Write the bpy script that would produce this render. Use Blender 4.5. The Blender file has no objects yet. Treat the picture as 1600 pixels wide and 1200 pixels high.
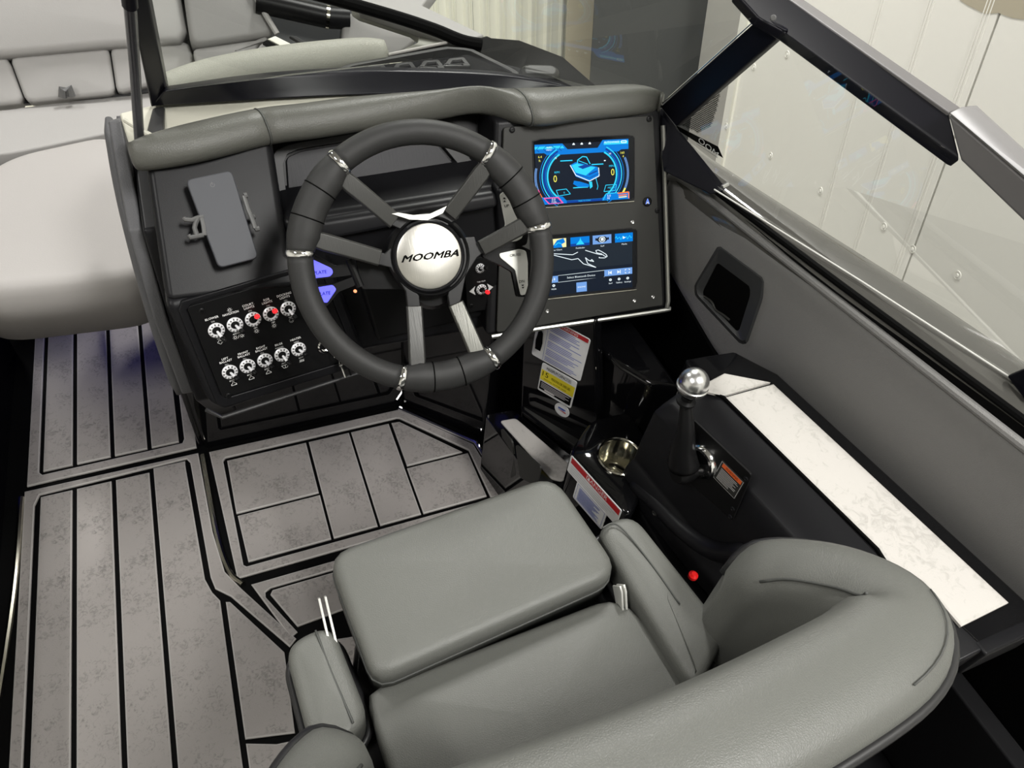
import bpy, bmesh, math, random
import numpy as np
from mathutils import Vector, Matrix
random.seed(7)
S = bpy.context.scene
C = bpy.context.collection
PI = math.pi

# ------------------------------------------------------------------ camera
FPX, CAMH = 1110.0, 1.45
def nrm(v):
    v = np.array(v, float); return v/np.linalg.norm(v)
_fw = nrm([122-800, 600+690, FPX]); _rt = np.array([3938-800, 600+114, FPX]); _rt = nrm(_rt-_fw*_rt.dot(_fw))
_up = np.cross(_fw, _rt)
if _up[1] < 0: _up = -_up
RW = np.array([_rt, _fw, _up]); CP = np.array([0, 0, CAMH])
cd = bpy.data.cameras.new('camera'); cam = bpy.data.objects.new('camera', cd); C.objects.link(cam)
cd.sensor_width = 36; cd.lens = 36*FPX/1600; cd.clip_start = .02; cd.clip_end = 60
cam.matrix_world = Matrix([[RW[0][0], RW[0][1], -RW[0][2], 0], [RW[1][0], RW[1][1], -RW[1][2], 0],
                           [RW[2][0], RW[2][1], -RW[2][2], CAMH], [0, 0, 0, 1]])
S.camera = cam
# ------------------------------------------------------------------ world, light, exposure
S.view_settings.view_transform = 'Standard'; S.view_settings.look = 'None'
S.view_settings.gamma = 1; S.view_settings.use_curve_mapping = False
S.view_settings.exposure = 0.22
wd = bpy.data.worlds.new('world'); S.world = wd; wd.use_nodes = True
wd.node_tree.nodes['Background'].inputs[0].default_value = (.80, .86, 1.0, 1)
wd.node_tree.nodes['Background'].inputs[1].default_value = .09
def area(loc, size, power, col=(1, .985, .95), tgt=None, sy=None):
    l = bpy.data.lights.new('lamp_light', 'AREA'); l.energy = power; l.color = col; l.size = size
    if sy: l.shape = 'RECTANGLE'; l.size_y = sy
    o = bpy.data.objects.new('lamp_light', l); C.objects.link(o); o.location = loc
    if tgt is not None:
        o.rotation_euler = (Vector(tgt)-Vector(loc)).to_track_quat('-Z', 'Y').to_euler()
    return o
LAMPS = [((-1.9, -.3, 3.6), 62), ((1.15, -1.25, 3.54), 0), ((-1.3, 3.6, 3.6), 55), ((1.45, 3.1, 3.6), 130)]
area((1.15, -1.25, 3.5), .6, 130, sy=1.2)
for p, e in LAMPS:
    if e: area((p[0], p[1], p[2]-.04), .25, e, sy=1.2)
def blue(loc, e, r=.02):
    l = bpy.data.lights.new('courtesy_light', 'POINT'); l.energy = e; l.color = (.12, .12, 1); l.shadow_soft_size = r
    o = bpy.data.objects.new('courtesy_light', l); C.objects.link(o); o.location = loc

# ------------------------------------------------------------------ unprojection onto real planes
def ray(u, v): return RW@np.array([u-800, 600-v, FPX])
def W(u, v, ax, val):
    d = ray(u, v); i = 'xyz'.index(ax); return CP+(val-CP[i])/d[i]*d
def WP(u, v, p0, N):
    d = ray(u, v); N = np.array(N, float); return CP+(np.array(p0)-CP).dot(N)/d.dot(N)*d
def WZ(z, *px): return [W(u, v, 'z', z) for u, v in px]
def WX(x, *px): return [W(u, v, 'x', x) for u, v in px]
def Nrm(psi, th):
    p, t = math.radians(psi), math.radians(th)
    return np.array([math.sin(p)*math.cos(t), -math.cos(p)*math.cos(t), math.sin(t)])

# ------------------------------------------------------------------ materials
def mat(name, col, rough=.5, metal=0, spec=.5, coat=0, bump=None, mottle=None, emit=None, es=1, aniso=0):
    m = bpy.data.materials.new(name); m.use_nodes = True; nt = m.node_tree; b = nt.nodes['Principled BSDF']
    b.inputs['Base Color'].default_value = (*col, 1); b.inputs['Roughness'].default_value = rough
    b.inputs['Metallic'].default_value = metal; b.inputs['Specular IOR Level'].default_value = spec
    b.inputs['Coat Weight'].default_value = coat; b.inputs['Coat Roughness'].default_value = .05
    if aniso: b.inputs['Anisotropic'].default_value = aniso
    if emit: b.inputs['Emission Color'].default_value = (*emit, 1); b.inputs['Emission Strength'].default_value = es
    tc = nt.nodes.new('ShaderNodeTexCoord')
    if bump:
        kind, sc, st = bump
        if kind == 'leather':
            t = nt.nodes.new('ShaderNodeTexVoronoi'); t.feature = 'DISTANCE_TO_EDGE'; t.inputs['Scale'].default_value = sc; out = t.outputs['Distance']
            r = nt.nodes.new('ShaderNodeMapRange'); r.inputs[1].default_value = 0; r.inputs[2].default_value = .25
            nt.links.new(out, r.inputs[0]); out = r.outputs[0]
        else:
            t = nt.nodes.new('ShaderNodeTexNoise'); t.inputs['Scale'].default_value = sc; t.inputs['Detail'].default_value = 3; out = t.outputs['Fac']
        if kind == 'brushed':
            mp = nt.nodes.new('ShaderNodeMapping'); mp.inputs['Scale'].default_value = (1, .03, .03)
            nt.links.new(tc.outputs['Object'], mp.inputs[0]); nt.links.new(mp.outputs[0], t.inputs['Vector'])
        else: nt.links.new(tc.outputs['Object'], t.inputs['Vector'])
        bp = nt.nodes.new('ShaderNodeBump'); bp.inputs['Strength'].default_value = st; bp.inputs['Distance'].default_value = .001
        nt.links.new(out, bp.inputs['Height']); nt.links.new(bp.outputs[0], b.inputs['Normal'])
    if mottle:
        sc, c2, lo, hi = mottle
        t = nt.nodes.new('ShaderNodeTexNoise'); t.inputs['Scale'].default_value = sc; t.inputs['Detail'].default_value = 6; t.inputs['Roughness'].default_value = .65
        t.inputs['Distortion'].default_value = 1.2
        t2 = nt.nodes.new('ShaderNodeTexNoise'); t2.inputs['Scale'].default_value = sc*.12; t2.inputs['Detail'].default_value = 2
        ad = nt.nodes.new('ShaderNodeMath'); ad.operation = 'MULTIPLY_ADD'; ad.inputs[1].default_value = .55; 
        nt.links.new(t2.outputs['Fac'], ad.inputs[0]); nt.links.new(t.outputs['Fac'], ad.inputs[2])
        r = nt.nodes.new('ShaderNodeMapRange'); r.inputs[1].default_value = lo; r.inputs[2].default_value = hi
        nt.links.new(ad.outputs[0], r.inputs[0])
        mx = nt.nodes.new('ShaderNodeMix'); mx.data_type = 'RGBA'
        mx.inputs[6].default_value = (*col, 1); mx.inputs[7].default_value = (*c2, 1)
        nt.links.new(tc.outputs['Object'], t.inputs['Vector']); nt.links.new(tc.outputs['Object'], t2.inputs['Vector'])
        nt.links.new(r.outputs[0], mx.inputs[0]); nt.links.new(mx.outputs[2], b.inputs['Base Color'])
    return m
def glass(name, tint, fres=.075):
    m = bpy.data.materials.new(name); m.use_nodes = True; nt = m.node_tree
    for n in list(nt.nodes): nt.nodes.remove(n)
    o = nt.nodes.new('ShaderNodeOutputMaterial'); a = nt.nodes.new('ShaderNodeBsdfTransparent'); g = nt.nodes.new('ShaderNodeBsdfGlossy')
    lw_ = nt.nodes.new('ShaderNodeLayerWeight'); lw_.inputs[0].default_value = .5; x = nt.nodes.new('ShaderNodeMixShader')
    pw = nt.nodes.new('ShaderNodeMath'); pw.operation = 'POWER'; pw.inputs[1].default_value = 5; nt.links.new(lw_.outputs['Facing'], pw.inputs[0])
    f = nt.nodes.new('ShaderNodeMath'); f.operation = 'MULTIPLY_ADD'; f.inputs[1].default_value = .85; f.inputs[2].default_value = fres; nt.links.new(pw.outputs[0], f.inputs[0])
    a.inputs[0].default_value = (*tint, 1); g.inputs['Roughness'].default_value = .01
    nt.links.new(f.outputs[0], x.inputs[0]); nt.links.new(a.outputs[0], x.inputs[1]); nt.links.new(g.outputs[0], x.inputs[2])
    nt.links.new(x.outputs[0], o.inputs[0]); return m
M = {}
M['vinyl'] = mat('seat_vinyl', (.101, .103, .094), .45, spec=.40, bump=('leather', 420, .17))
M['vinyl2'] = mat('coaming_vinyl', (.165, .162, .158), .42, spec=.4, bump=('leather', 380, .3))
M['dashv'] = mat('dash_vinyl', (.078, .078, .069), .44, spec=.38, bump=('leather', 300, .18))
M['bow'] = mat('bow_vinyl', (.30, .292, .285), .55, spec=.3, bump=('noise', 300, .15))
M['bowroll'] = mat('bow_roll_vinyl', (.27, .27, .235), .5, spec=.3, bump=('leather', 300, .3))
M['cream'] = mat('dash_top_vinyl', (.50, .49, .42), .5, spec=.3)
M['piping'] = mat('black_piping', (.012, .012, .013), .4)
M['seam'] = mat('seam_thread', (.05, .052, .048), .6)
M['plastic'] = mat('black_plastic', (.0065, .0065, .0075), .38, spec=.16, bump=('noise', 900, .12))
M['plate'] = mat('matt_black_plate', (.0055, .0055, .0058), .36, spec=.14)
M['facia'] = mat('charcoal_facia', (.026, .026, .024), .45, spec=.2, bump=('noise', 1200, .1))
M['gel'] = mat('black_gelcoat', (.003, .003, .0035), .06, spec=.35, coat=.15)
M['greygel'] = mat('grey_gelcoat', (.062, .060, .055), .06, spec=.5, coat=.15)
M['rubber'] = mat('wheel_rubber', (.021, .021, .021), .5, spec=.28, bump=('noise', 1500, .25))
M['spoke'] = mat('brushed_spoke_glare', (.10, .10, .09), .36, metal=.7, bump=('brushed', 900, .2))  # lamp glare on the lower right spoke, put into a lighter colour
M['spokedark'] = mat('matt_spoke', (.022, .022, .023), .42, spec=.3)
M['chrome'] = mat('chrome', (.85, .85, .85), .07, metal=1)
M['steel'] = mat('polished_steel', (.62, .60, .52), .12, metal=1)
M['badge'] = mat('brushed_aluminium', (.50, .49, .455), .36, metal=1, bump=('brushed', 700, .12))
M['alu'] = mat('satin_aluminium', (.72, .72, .72), .26, metal=1)
M['silver'] = mat('silver_paint', (.62, .62, .58), .35, metal=.3)
M['black'] = mat('black_ink', (.002, .002, .002), .6, spec=.04)
M['white'] = mat('white_ink', (.95, .95, .95), .5)
M['dimwhite'] = mat('grey_ink', (.55, .55, .55), .5)
M['stick'] = mat('sticker_white', (.70, .70, .70), .35)
M['yellow'] = mat('sticker_yellow', (.75, .62, .02), .35)
M['red'] = mat('sticker_red', (.45, .015, .02), .35)
M['blueink'] = mat('sticker_blue', (.03, .08, .4), .35)
M['orange'] = mat('sticker_orange', (.75, .12, .02), .4)
M['redled'] = mat('red_lit_tip', (.6, .02, .02), .3, emit=(1, .02, .03), es=.8)
M['redcap'] = mat('red_cap', (.6, .01, .01), .3)
M['bluepaddle'] = mat('blue_backlit_paddle', (.1, .1, .5), .4, emit=(.085, .085, 1), es=1.0)
M['amber'] = mat('amber_led', (.5, .2, .1), .4, emit=(1, .3, .12), es=1.0)
M['eva'] = mat('eva_foam', (.245, .228, .215), .62, spec=.35, bump=('noise', 500, .25), mottle=(110, (.150, .139, .131), .80, .98))
M['evaedge'] = mat('eva_foam_cut_edge', (.33, .315, .30), .6, spec=.3)
M['evalight'] = mat('pale_eva_foam', (.44, .42, .395), .65, spec=.3, bump=('noise', 500, .2), mottle=(55, (.36, .345, .32), .80, .95))
M['phone'] = mat('charger_slab', (.050, .052, .060), .5, spec=.3)
M['claw'] = mat('grey_clamp', (.09, .09, .09), .4)
M['wallwhite'] = mat('wall_panel_white', (.80, .79, .74), .5, spec=.3, bump=('noise', 60, .35))
M['corr'] = mat('corrugated_white', (.82, .81, .70), .5)
M['tan'] = mat('tan_timber', (.42, .38, .29), .8, bump=('noise', 80, .4))
M['pillar'] = mat('grey_pillar_paint', (.055, .057, .056), .5)
M['greywall'] = mat('grey_wall_strip', (.38, .37, .35), .6)
M['brightstrip'] = mat('white_strip', (.8, .79, .7), .5)
M['concrete'] = mat('concrete', (.35, .34, .32), .8)
M['frame'] = mat('black_anodised', (.004, .004, .007), .34, spec=.2)
M['railgrey'] = mat('grey_rail_cap', (.11, .105, .105), .45)
M['tubegrey'] = mat('grey_tube', (.10, .10, .11), .2, metal=.6)
M['glass'] = glass('windshield_glass', (.93, .94, .93))
M['glassdark'] = glass('front_glass', (.88, .90, .88), .045)
M['lamp'] = mat('lamp_diffuser', (1, 1, 1), .5, emit=(1, .97, .9), es=14)
M['dark'] = mat('dark_void', (.003, .003, .0035), .6, spec=.06)
M['screenoff'] = mat('screen_glass', (.003, .004, .006), .10, spec=.2)
M['coverm'] = mat('brushed_gauge_cover', (.016, .016, .019), .45, spec=.2, bump=('brushed', 700, .2))
M['bezelm'] = mat('grey_bezel', (.030, .030, .031), .4, spec=.2)
M['edgem'] = mat('satin_edge_trim', (.28, .28, .26), .3, metal=.8)
M['spoke2'] = mat('dark_brushed_spoke', (.045, .045, .043), .36, metal=.4, spec=.3, bump=('brushed', 900, .2))
M['facia2'] = mat('pocket_frame_plastic', (.030, .031, .032), .45)
M['railgrey2'] = mat('rail_cap_grey', (.16, .155, .155), .4)
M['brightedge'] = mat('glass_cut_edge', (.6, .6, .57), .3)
M['bowgrey'] = mat('bow_grey_vinyl', (.20, .195, .19), .5, spec=.35, bump=('noise', 300, .15))
M['bowwarm'] = mat('cream_cushion_vinyl', (.34, .325, .315), .55, spec=.3, bump=('noise', 300, .12))
M['dark2'] = mat('dark_recess', (.02, .022, .024), .5)
M['bezelchrome'] = mat('bright_bezel', (.92, .92, .95), .32, metal=.35)
M['e_label'] = mat('bright_white_print', (.95, .95, .95), .5)
M['deckblack'] = mat('dark_deck_gelcoat', (.006, .006, .006), .25, spec=.12)
M['ventgrey'] = mat('vent_plastic', (.055, .055, .054), .4, spec=.3)
M['flank'] = mat('console_flank_vinyl', (.085, .085, .090), .5, spec=.3, bump=('leather', 300, .2))
M['bluelit'] = mat('lit_blue_mark', (.05, .1, .6), .3, emit=(.15, .3, 1), es=1)
def em(n, c, s=1.0): return mat(n, (0, 0, 0), .3, spec=.06, emit=c, es=s)
M['e_bg'] = em('lcd_dark', (.008, .013, .024)); M['e_blue'] = em('lcd_blue', (.0, .19, .66)); M['e_deep'] = em('lcd_deep_blue', (.004, .05, .30))
M['e_cyan'] = em('lcd_cyan', (.03, .62, .95)); M['e_white'] = em('lcd_white', (.8, .9, .95)); M['e_yel'] = em('lcd_yellow', (.9, .85, .12))
M['e_pink'] = em('lcd_pink', (.95, .1, .35)); M['e_or'] = em('lcd_orange', (.95, .2, .04)); M['e_pale'] = em('lcd_pale_blue', (.16, .33, .70))
M['e_cream'] = em('lcd_cream', (.85, .8, .4)); M['e_grey'] = em('lcd_grey', (.015, .022, .032))

# ------------------------------------------------------------------ object helpers
WL = {}
def wl(o):
    return WL.get(o.name, np.zeros(3)) if o else np.zeros(3)
def thing(name, label, cat, loc, group=None):
    o = bpy.data.objects.new(name, None); C.objects.link(o); o.location = loc; o.empty_display_size = .05
    o['label'] = label; o['category'] = cat
    if group: o['group'] = group
    WL[o.name] = np.array(loc, float); return o
def tag(o, label, cat, group=None):
    o['label'] = label; o['category'] = cat
    if group: o['group'] = group
    return o
class MB:
    def __init__(s): s.v = []; s.f = []; s.m = []
    def add(s, v, f, mi=0):
        k = len(s.v); s.v += [np.array(p, float) for p in v]
        for q in f: s.f.append([i+k for i in q]); s.m.append(mi)
        return s
    def box(s, O, ex, ey, ez, mi=0):
        "O corner, three edge vectors"
        O, ex, ey, ez = [np.array(a, float) for a in (O, ex, ey, ez)]
        v = [O, O+ex, O+ex+ey, O+ey]; v += [p+ez for p in v]
        f = [[3, 2, 1, 0], [4, 5, 6, 7], [0, 1, 5, 4], [1, 2, 6, 5], [2, 3, 7, 6], [3, 0, 4, 7]]
        return s.add(v, f, mi)
    def bar(s, a, b, w, t, upv, mi=0, w2=None):
        a, b = np.array(a, float), np.array(b, float); d = nrm(b-a); sd = nrm(np.cross(d, upv)); u = np.cross(sd, d); w2 = w if w2 is None else w2
        v = [a-sd*w/2-u*t/2, a+sd*w/2-u*t/2, b+sd*w2/2-u*t/2, b-sd*w2/2-u*t/2]
        v += [p+u*t for p in v]
        f = [[3, 2, 1, 0], [4, 5, 6, 7], [0, 1, 5, 4], [1, 2, 6, 5], [2, 3, 7, 6], [3, 0, 4, 7]]
        return s.add(v, f, mi)
    def prism(s, P, N, t, mi=0):
        P = [np.array(p, float) for p in P]; N = nrm(N); k = len(P)
        v = P+[p-N*t for p in P]
        f = [list(range(k)), list(range(2*k-1, k-1, -1))]+[[i, i+k, (i+1) % k+k, (i+1) % k] for i in range(k)]
        return s.add(v, f, mi)
    def chamfer_prism(s, P, N, t, c, mi=0, mc=1):
        "prism whose top edge is cut by a c-wide chamfer in the second material"
        P = [np.array(p, float) for p in P]; N = nrm(N); k = len(P); Q = inset(P, N, c)
        v = [p-N*t for p in P]+[p-N*c*.5 for p in P]+[q for q in Q]
        s.add(v, [list(range(2*k, 3*k))], mi); b = len(s.v)-3*k
        for i in range(k):
            j = (i+1) % k
            s.f.append([b+i, b+j, b+k+j, b+k+i]); s.m.append(mc)
            s.f.append([b+k+i, b+k+j, b+2*k+j, b+2*k+i]); s.m.append(mc)
        return s
    def ring(s, P, Q, N, t, mi=0):
        "flat frame between outline P and hole Q (same count)"
        k = len(P); N = nrm(N); v = list(P)+list(Q)+[p-N*t for p in P]+[q-N*t for q in Q]; f = []
        for i in range(k):
            j = (i+1) % k
            f += [[i, j, k+j, k+i], [2*k+i, 3*k+i, 3*k+j, 2*k+j], [i, 2*k+i, 2*k+j, j], [k+i, k+j, 3*k+j, 3*k+i]]
        return s.add(v, f, mi)
    def loft(s, rings, closed=True, cap=True, loop=False, mi=0):
        k = len(rings[0]); n = len(rings); v = [p for r in rings for p in r]; f = []
        for a in range(n if loop else n-1):
            b = (a+1) % n
            for i in range(k if closed else k-1):
                j = (i+1) % k; f.append([a*k+i, a*k+j, b*k+j, b*k+i])
        if cap and not loop:
            f.append(list(range(k-1, -1, -1))); f.append([(n-1)*k+i for i in range(k)])
        return s.add(v, f, mi)
    def tube(s, path, r, k=10, loop=False, mi=0, r2=None, cap=True):
        P = [np.array(p, float) for p in path]; n = len(P); rings = []; pu = None
        for i in range(n):
            a = P[(i-1) % n] if (loop or i) else P[0]; b = P[(i+1) % n] if (loop or i < n-1) else P[-1]
            d = nrm(b-a)
            if pu is None:
                pu = np.array([0, 0, 1.]) if abs(d[2]) < .9 else np.array([1., 0, 0])
            sd = nrm(np.cross(d, pu)); u = np.cross(sd, d); pu = u
            rr = r[i] if isinstance(r, (list, tuple)) else r; ru = rr if r2 is None else r2
            rings.append([P[i]+sd*rr*math.cos(t*2*PI/k)+u*ru*math.sin(t*2*PI/k) for t in range(k)])
        return s.loft(rings, loop=loop, cap=cap, mi=mi)
    def lathe(s, c, ax, prof, k=28, mi=0, cap=True):
        c = np.array(c, float); ax = nrm(ax); e = nrm(np.cross(ax, [.3, .2, .93] if abs(ax[2]) < .8 else [1, 0, 0])); g = np.cross(ax, e)
        return s.loft([[c+ax*h+(e*math.cos(t*2*PI/k)+g*math.sin(t*2*PI/k))*max(r, 1e-5) for t in range(k)] for r, h in prof], mi=mi, cap=cap)
    def build(s, name, m, parent=None, smooth=False, bevel=0, seg=2, sub=0, ang=35):
        me = bpy.data.meshes.new(name); V = np.array(s.v); lo, hi = V.min(0), V.max(0); c = (lo+hi)/2
        me.from_pydata([tuple(p-c) for p in V], [], s.f)
        for x in (m if isinstance(m, (list, tuple)) else [m]): me.materials.append(M[x])
        for p, mi in zip(me.polygons, s.m): p.material_index = mi
        bm = bmesh.new(); bm.from_mesh(me); bmesh.ops.recalc_face_normals(bm, faces=bm.faces)
        bm.to_mesh(me); bm.free()
        o = bpy.data.objects.new(name, me); C.objects.link(o)
        o.parent = parent; o.location = tuple(c-wl(parent)); WL[o.name] = c
        if bevel:
            b = o.modifiers.new('bevel', 'BEVEL'); b.width = bevel; b.segments = seg; b.limit_method = 'ANGLE'; b.angle_limit = math.radians(30)
        if sub:
            q = o.modifiers.new('sub', 'SUBSURF'); q.levels = sub; q.render_levels = sub
        if smooth or bevel:
            for p in me.polygons: p.use_smooth = True
            if not smooth or smooth == 'auto':
                me.set_sharp_from_angle(angle=math.radians(ang))
                if bevel:
                    w = o.modifiers.new('wn', 'WEIGHTED_NORMAL'); w.keep_sharp = False
        return o
def inset(P, N, d):
    "move every edge of the planar outline inwards by d"
    P = [np.array(p, float) for p in P]; N = nrm(N); k = len(P)
    A = sum(np.cross(P[i], P[(i+1) % k]) for i in range(k)).dot(N); sg = 1 if A > 0 else -1; out = []
    for i in range(k):
        a, b, c = P[i-1], P[i], P[(i+1) % k]; e1, e2 = b-a, c-b
        if np.linalg.norm(e1) < 1e-7 or np.linalg.norm(e2) < 1e-7: out.append(b); continue
        n1 = np.cross(N, nrm(e1))*sg; n2 = np.cross(N, nrm(e2))*sg; q = n1+n2; den = max(1+n1.dot(n2), .3)
        out.append(b+q*d/den)
    return out
def rnd(P, r, seg=4, closed=True):
    "round the corners of an outline"
    P = [np.array(p, float) for p in P]; k = len(P); out = []
    for i in range(k):
        a, b, c = P[i-1], P[i], P[(i+1) % k]; rr = r[i] if isinstance(r, (list, tuple)) else r
        if rr <= 0: out.append(b); continue
        d1, d2 = nrm(a-b), nrm(c-b); l = min(rr, np.linalg.norm(a-b)*.45, np.linalg.norm(c-b)*.45)
        p, q = b+d1*l, b+d2*l
        for t in range(seg+1):
            t /= seg; out.append((1-t)**2*p+2*t*(1-t)*b+t*t*q)
    return out
def resamp(P, n):
    "resample a closed outline to n points"
    P = [np.array(p) for p in P]; L = [0]
    for i in range(len(P)): L.append(L[-1]+np.linalg.norm(P[(i+1) % len(P)]-P[i]))
    out = []
    for j in range(n):
        t = L[-1]*j/n; i = max(q for q in range(len(P)) if L[q] <= t); f = (t-L[i])/(L[i+1]-L[i] or 1)
        out.append(P[i]*(1-f)+P[(i+1) % len(P)]*f)
    return out
def spline(P, n):
    "Catmull-Rom through open points"
    P = [np.array(p, float) for p in P]; Q = [2*P[0]-P[1]]+P+[2*P[-1]-P[-2]]; out = []
    for i in range(1, len(Q)-2):
        for j in range(n):
            t = j/n; a, b, c, d = Q[i-1:i+3]
            out.append(.5*((2*b)+(c-a)*t+(2*a-5*b+4*c-d)*t*t+(3*b-a-3*c+d)*t**3))
    return out+[P[-1]]
def pillow(mb, P, N, t, r, crown=.006, cr=.03, mi=0, n=64, rb=None):
    "soft cushion: outline P is its widest line at the top face, thickness t"
    N = nrm(N); r = min(r, .6*min(cr if isinstance(cr, list) else [cr])); P = resamp(rnd(P, cr, 6), n); rb = r*.5 if rb is None else rb; rings = []
    for a in (0, 30, 60, 90):
        a = math.radians(a); rings.append([p-N*(t-rb*(1-math.sin(a))) for p in inset(P, N, rb*(1-math.sin(a)))])
    rings[0] = [p-N*t for p in inset(P, N, rb)]
    for a in (0, 18, 36, 54, 72, 90):
        a = math.radians(a); rings.append([p-N*r*(1-math.sin(a)) for p in inset(P, N, r*(1-math.cos(a)))])
    top = rings[-1]; c = sum(top)/len(top)
    for f in (.85, .65, .4, .15): rings.append([c+(p-c)*f+N*crown*(1-f*f) for p in top])
    mb.loft(rings, mi=mi); return P
def outl(P, N, h, d=0): return [p+nrm(N)*h for p in (inset(P, N, d) if d else P)]

def text_geo(s, size, shear=0, align='CENTER', sx=1):
    cu = bpy.data.curves.new('t', 'FONT'); cu.body = s; cu.size = size; cu.shear = shear; cu.align_x = align; cu.align_y = 'CENTER'; cu.resolution_u = 2
    ob = bpy.data.objects.new('t', cu); me = bpy.data.meshes.new_from_object(ob)
    v = [(p.co.x*sx, p.co.y) for p in me.vertices]; f = [list(p.vertices) for p in me.polygons]
    bpy.data.objects.remove(ob); bpy.data.curves.remove(cu); bpy.data.meshes.remove(me); return v, f
class Draw:
    "flat print on a real surface: frame O, ex, ey; layers rise by a hair"
    def __init__(s, O, ex, ey, lift=.0004, step=.00012):
        s.O, s.ex, s.ey = np.array(O, float), np.array(ex, float), np.array(ey, float); s.N = nrm(np.cross(ex, ey)); s.mb = MB(); s.l = lift; s.st = step; s.ms = []
    def mi(s, m):
        if m not in s.ms: s.ms.append(m)
        return s.ms.index(m)
    def P(s, x, y): return s.O+s.ex*x+s.ey*y+s.N*s.l
    def up(s): s.l += s.st
    def poly(s, pts, m): s.mb.add([s.P(*p) for p in pts], [list(range(len(pts)))], s.mi(m)); s.up()
    def line(s, pts, w, m, close=False):
        n = len(pts)
        for i in range(n if close else n-1):
            a, b = np.array(pts[i], float), np.array(pts[(i+1) % n], float); d = b-a; L = math.hypot(*d)
            if L < 1e-9: continue
            d /= L; q = np.array([-d[1], d[0]])*w/2; e = d*w*.3
            s.mb.add([s.P(*(a-q-e)), s.P(*(b-q+e)), s.P(*(b+q+e)), s.P(*(a+q-e))], [[0, 1, 2, 3]], s.mi(m))
        s.up()
    def rect(s, x0, y0, x1, y1, m): s.poly([(x0, y0), (x1, y0), (x1, y1), (x0, y1)], m)
    def disc(s, x, y, r, m, k=14): s.poly([(x+r*math.cos(i*2*PI/k), y+r*math.sin(i*2*PI/k)) for i in range(k)], m)
    def arc(s, x, y, r, a0, a1, w, m, k=16, ry=None):
        ry = ry or r
        s.line([(x+r*math.cos(math.radians(a0+(a1-a0)*i/k)), y+ry*math.sin(math.radians(a0+(a1-a0)*i/k))) for i in range(k+1)], w, m)
    def text(s, t, x, y, size, m, shear=0, align='CENTER', sx=1):
        v, f = text_geo(t, size, shear, align, sx); s.mb.add([s.P(x+a, y+b) for a, b in v], f, s.mi(m)); s.up()
    def build(s, name, parent):
        o = s.mb.build(name, s.ms, parent)
        if 'lettering' in name: o['kind'] = 'stuff'
        return o

def struct(o): o['kind'] = 'structure'; return o
# ================================================================== THE BUILDING AROUND THE BOAT
BU = -nrm(RW@np.array([3, -1499, 1110.]))                       # the boat sits bow-up, so the hall leans in its frame
HW = nrm(np.cross(np.cross(ray(1135, 197), ray(1381, 354)), BU)); HW *= np.sign(HW[1]); NW = nrm(np.cross(BU, HW))
if NW[0] > 0: NW = -NW                                           # faces the boat
G0 = CP+ray(1281, 298)/FPX*2.9                                   # a point of the starboard wall
def GW(u, v): return WP(u, v, G0, NW)
def gl(p): d = p-G0; return d.dot(HW), d.dot(BU)
def gp(a, b, o=0): return G0+HW*a+BU*b+NW*o
ja, jb = gl(GW(1569, 0)), gl(GW(1423, 400)); jx = (ja[0]+jb[0])/2
e0 = gl(GW(1142, 60))[0]
wr = thing('wall_right', 'white insulated wall panels behind the side window', 'wall', gp(0, -2.6)); struct(wr); del wr['category']
b = MB(); b.box(gp(-3, -2.6, -.03), HW*(e0+3.35), BU*5.2, -NW*.05); b.build('backing', 'greywall', wr)
pw = 1.0
for x0, x1 in [(jx+.004, e0-.05), (jx-pw, jx-.004), (jx-2*pw, jx-pw-.008), (jx-3*pw, jx-2*pw-.008)]:
    b = MB(); b.box(gp(x0, -2.6, -.028), HW*(x1-x0), BU*5.2, NW*.028); b.build('panel', 'wallwhite', wr, bevel=.003)
for k in range(9):                                               # faint pressed ribs
    a = jx+.03+(k % 3)*.012+(k//3)*.23
    if a < e0-.06: b = MB(); b.box(gp(a, -2.6, -.002), HW*.004, BU*5.2, NW*.0035); b.build('rib', 'wallwhite', wr)
for u, v in [(1135, 197), (1204, 243), (1282, 298), (1381, 354), (1426, 389), (1496, 430), (1230, 85), (1178, 105)]:
    a, c = gl(GW(u, v)); b = MB(); P = gp(a, c)
    b.lathe(P, NW, [(.015, 0), (.015, .002), (.012, .0022), (.012, .001), (.006, .001), (.006, .004), (0, .004)], 16); b.build('fastener', 'wallwhite', wr, smooth='auto')
b = MB(); b.prism([gp(*gl(GW(*q)), .0012) for q in [(1500, 0), (1512, 8), (1540, 22), (1560, 20), (1582, 28), (1620, 33), (1640, -30), (1500, -30)]], NW, .0015)
b.build('peeled_patch', 'tan', wr)
b = MB(); a0 = gl(GW(1120, 200))[0]; b.box(gp(a0-.14, -2.6, -.02), HW*.022, BU*5.2, NW*.03); b.build('edge_strip', 'brightstrip', wr, bevel=.003)
# front wall, corrugated
FW = nrm(np.array([.06, -1, 0])+BU*.206); FH = nrm(np.cross(BU, FW)); 
if FH[0] < 0: FH = -FH
F0 = CP+ray(770, 40)/FPX*5.4
def ff(u, v): return WP(u, v, F0, FW)
def fl(p): d = p-F0; return d.dot(FH), d.dot(BU)
wf = thing('wall_front', 'white corrugated metal wall beyond the bow', 'wall', F0-BU*3); struct(wf); del wf['category']
pitch = .135
for sgm in range(7):
    b = MB(); pr = []
    for k in range(6):
        x = -3.4+(sgm*6+k)*pitch
        for dx, d in [(0, 0), (.055, 0), (.070, .028), (.085, .028), (.098, .0), (.115, .0), (.120, .012), (.128, .012)]: pr.append((x+dx, d))
    pr.append((-3.4+(sgm*6+6)*pitch-.002, 0))
    b.loft([[F0+FH*x+FW*d+BU*h for x, d in pr] for h in (-3.2, 3)], closed=False, cap=False)
    b.build('sheet', 'corr', wf)
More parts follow.
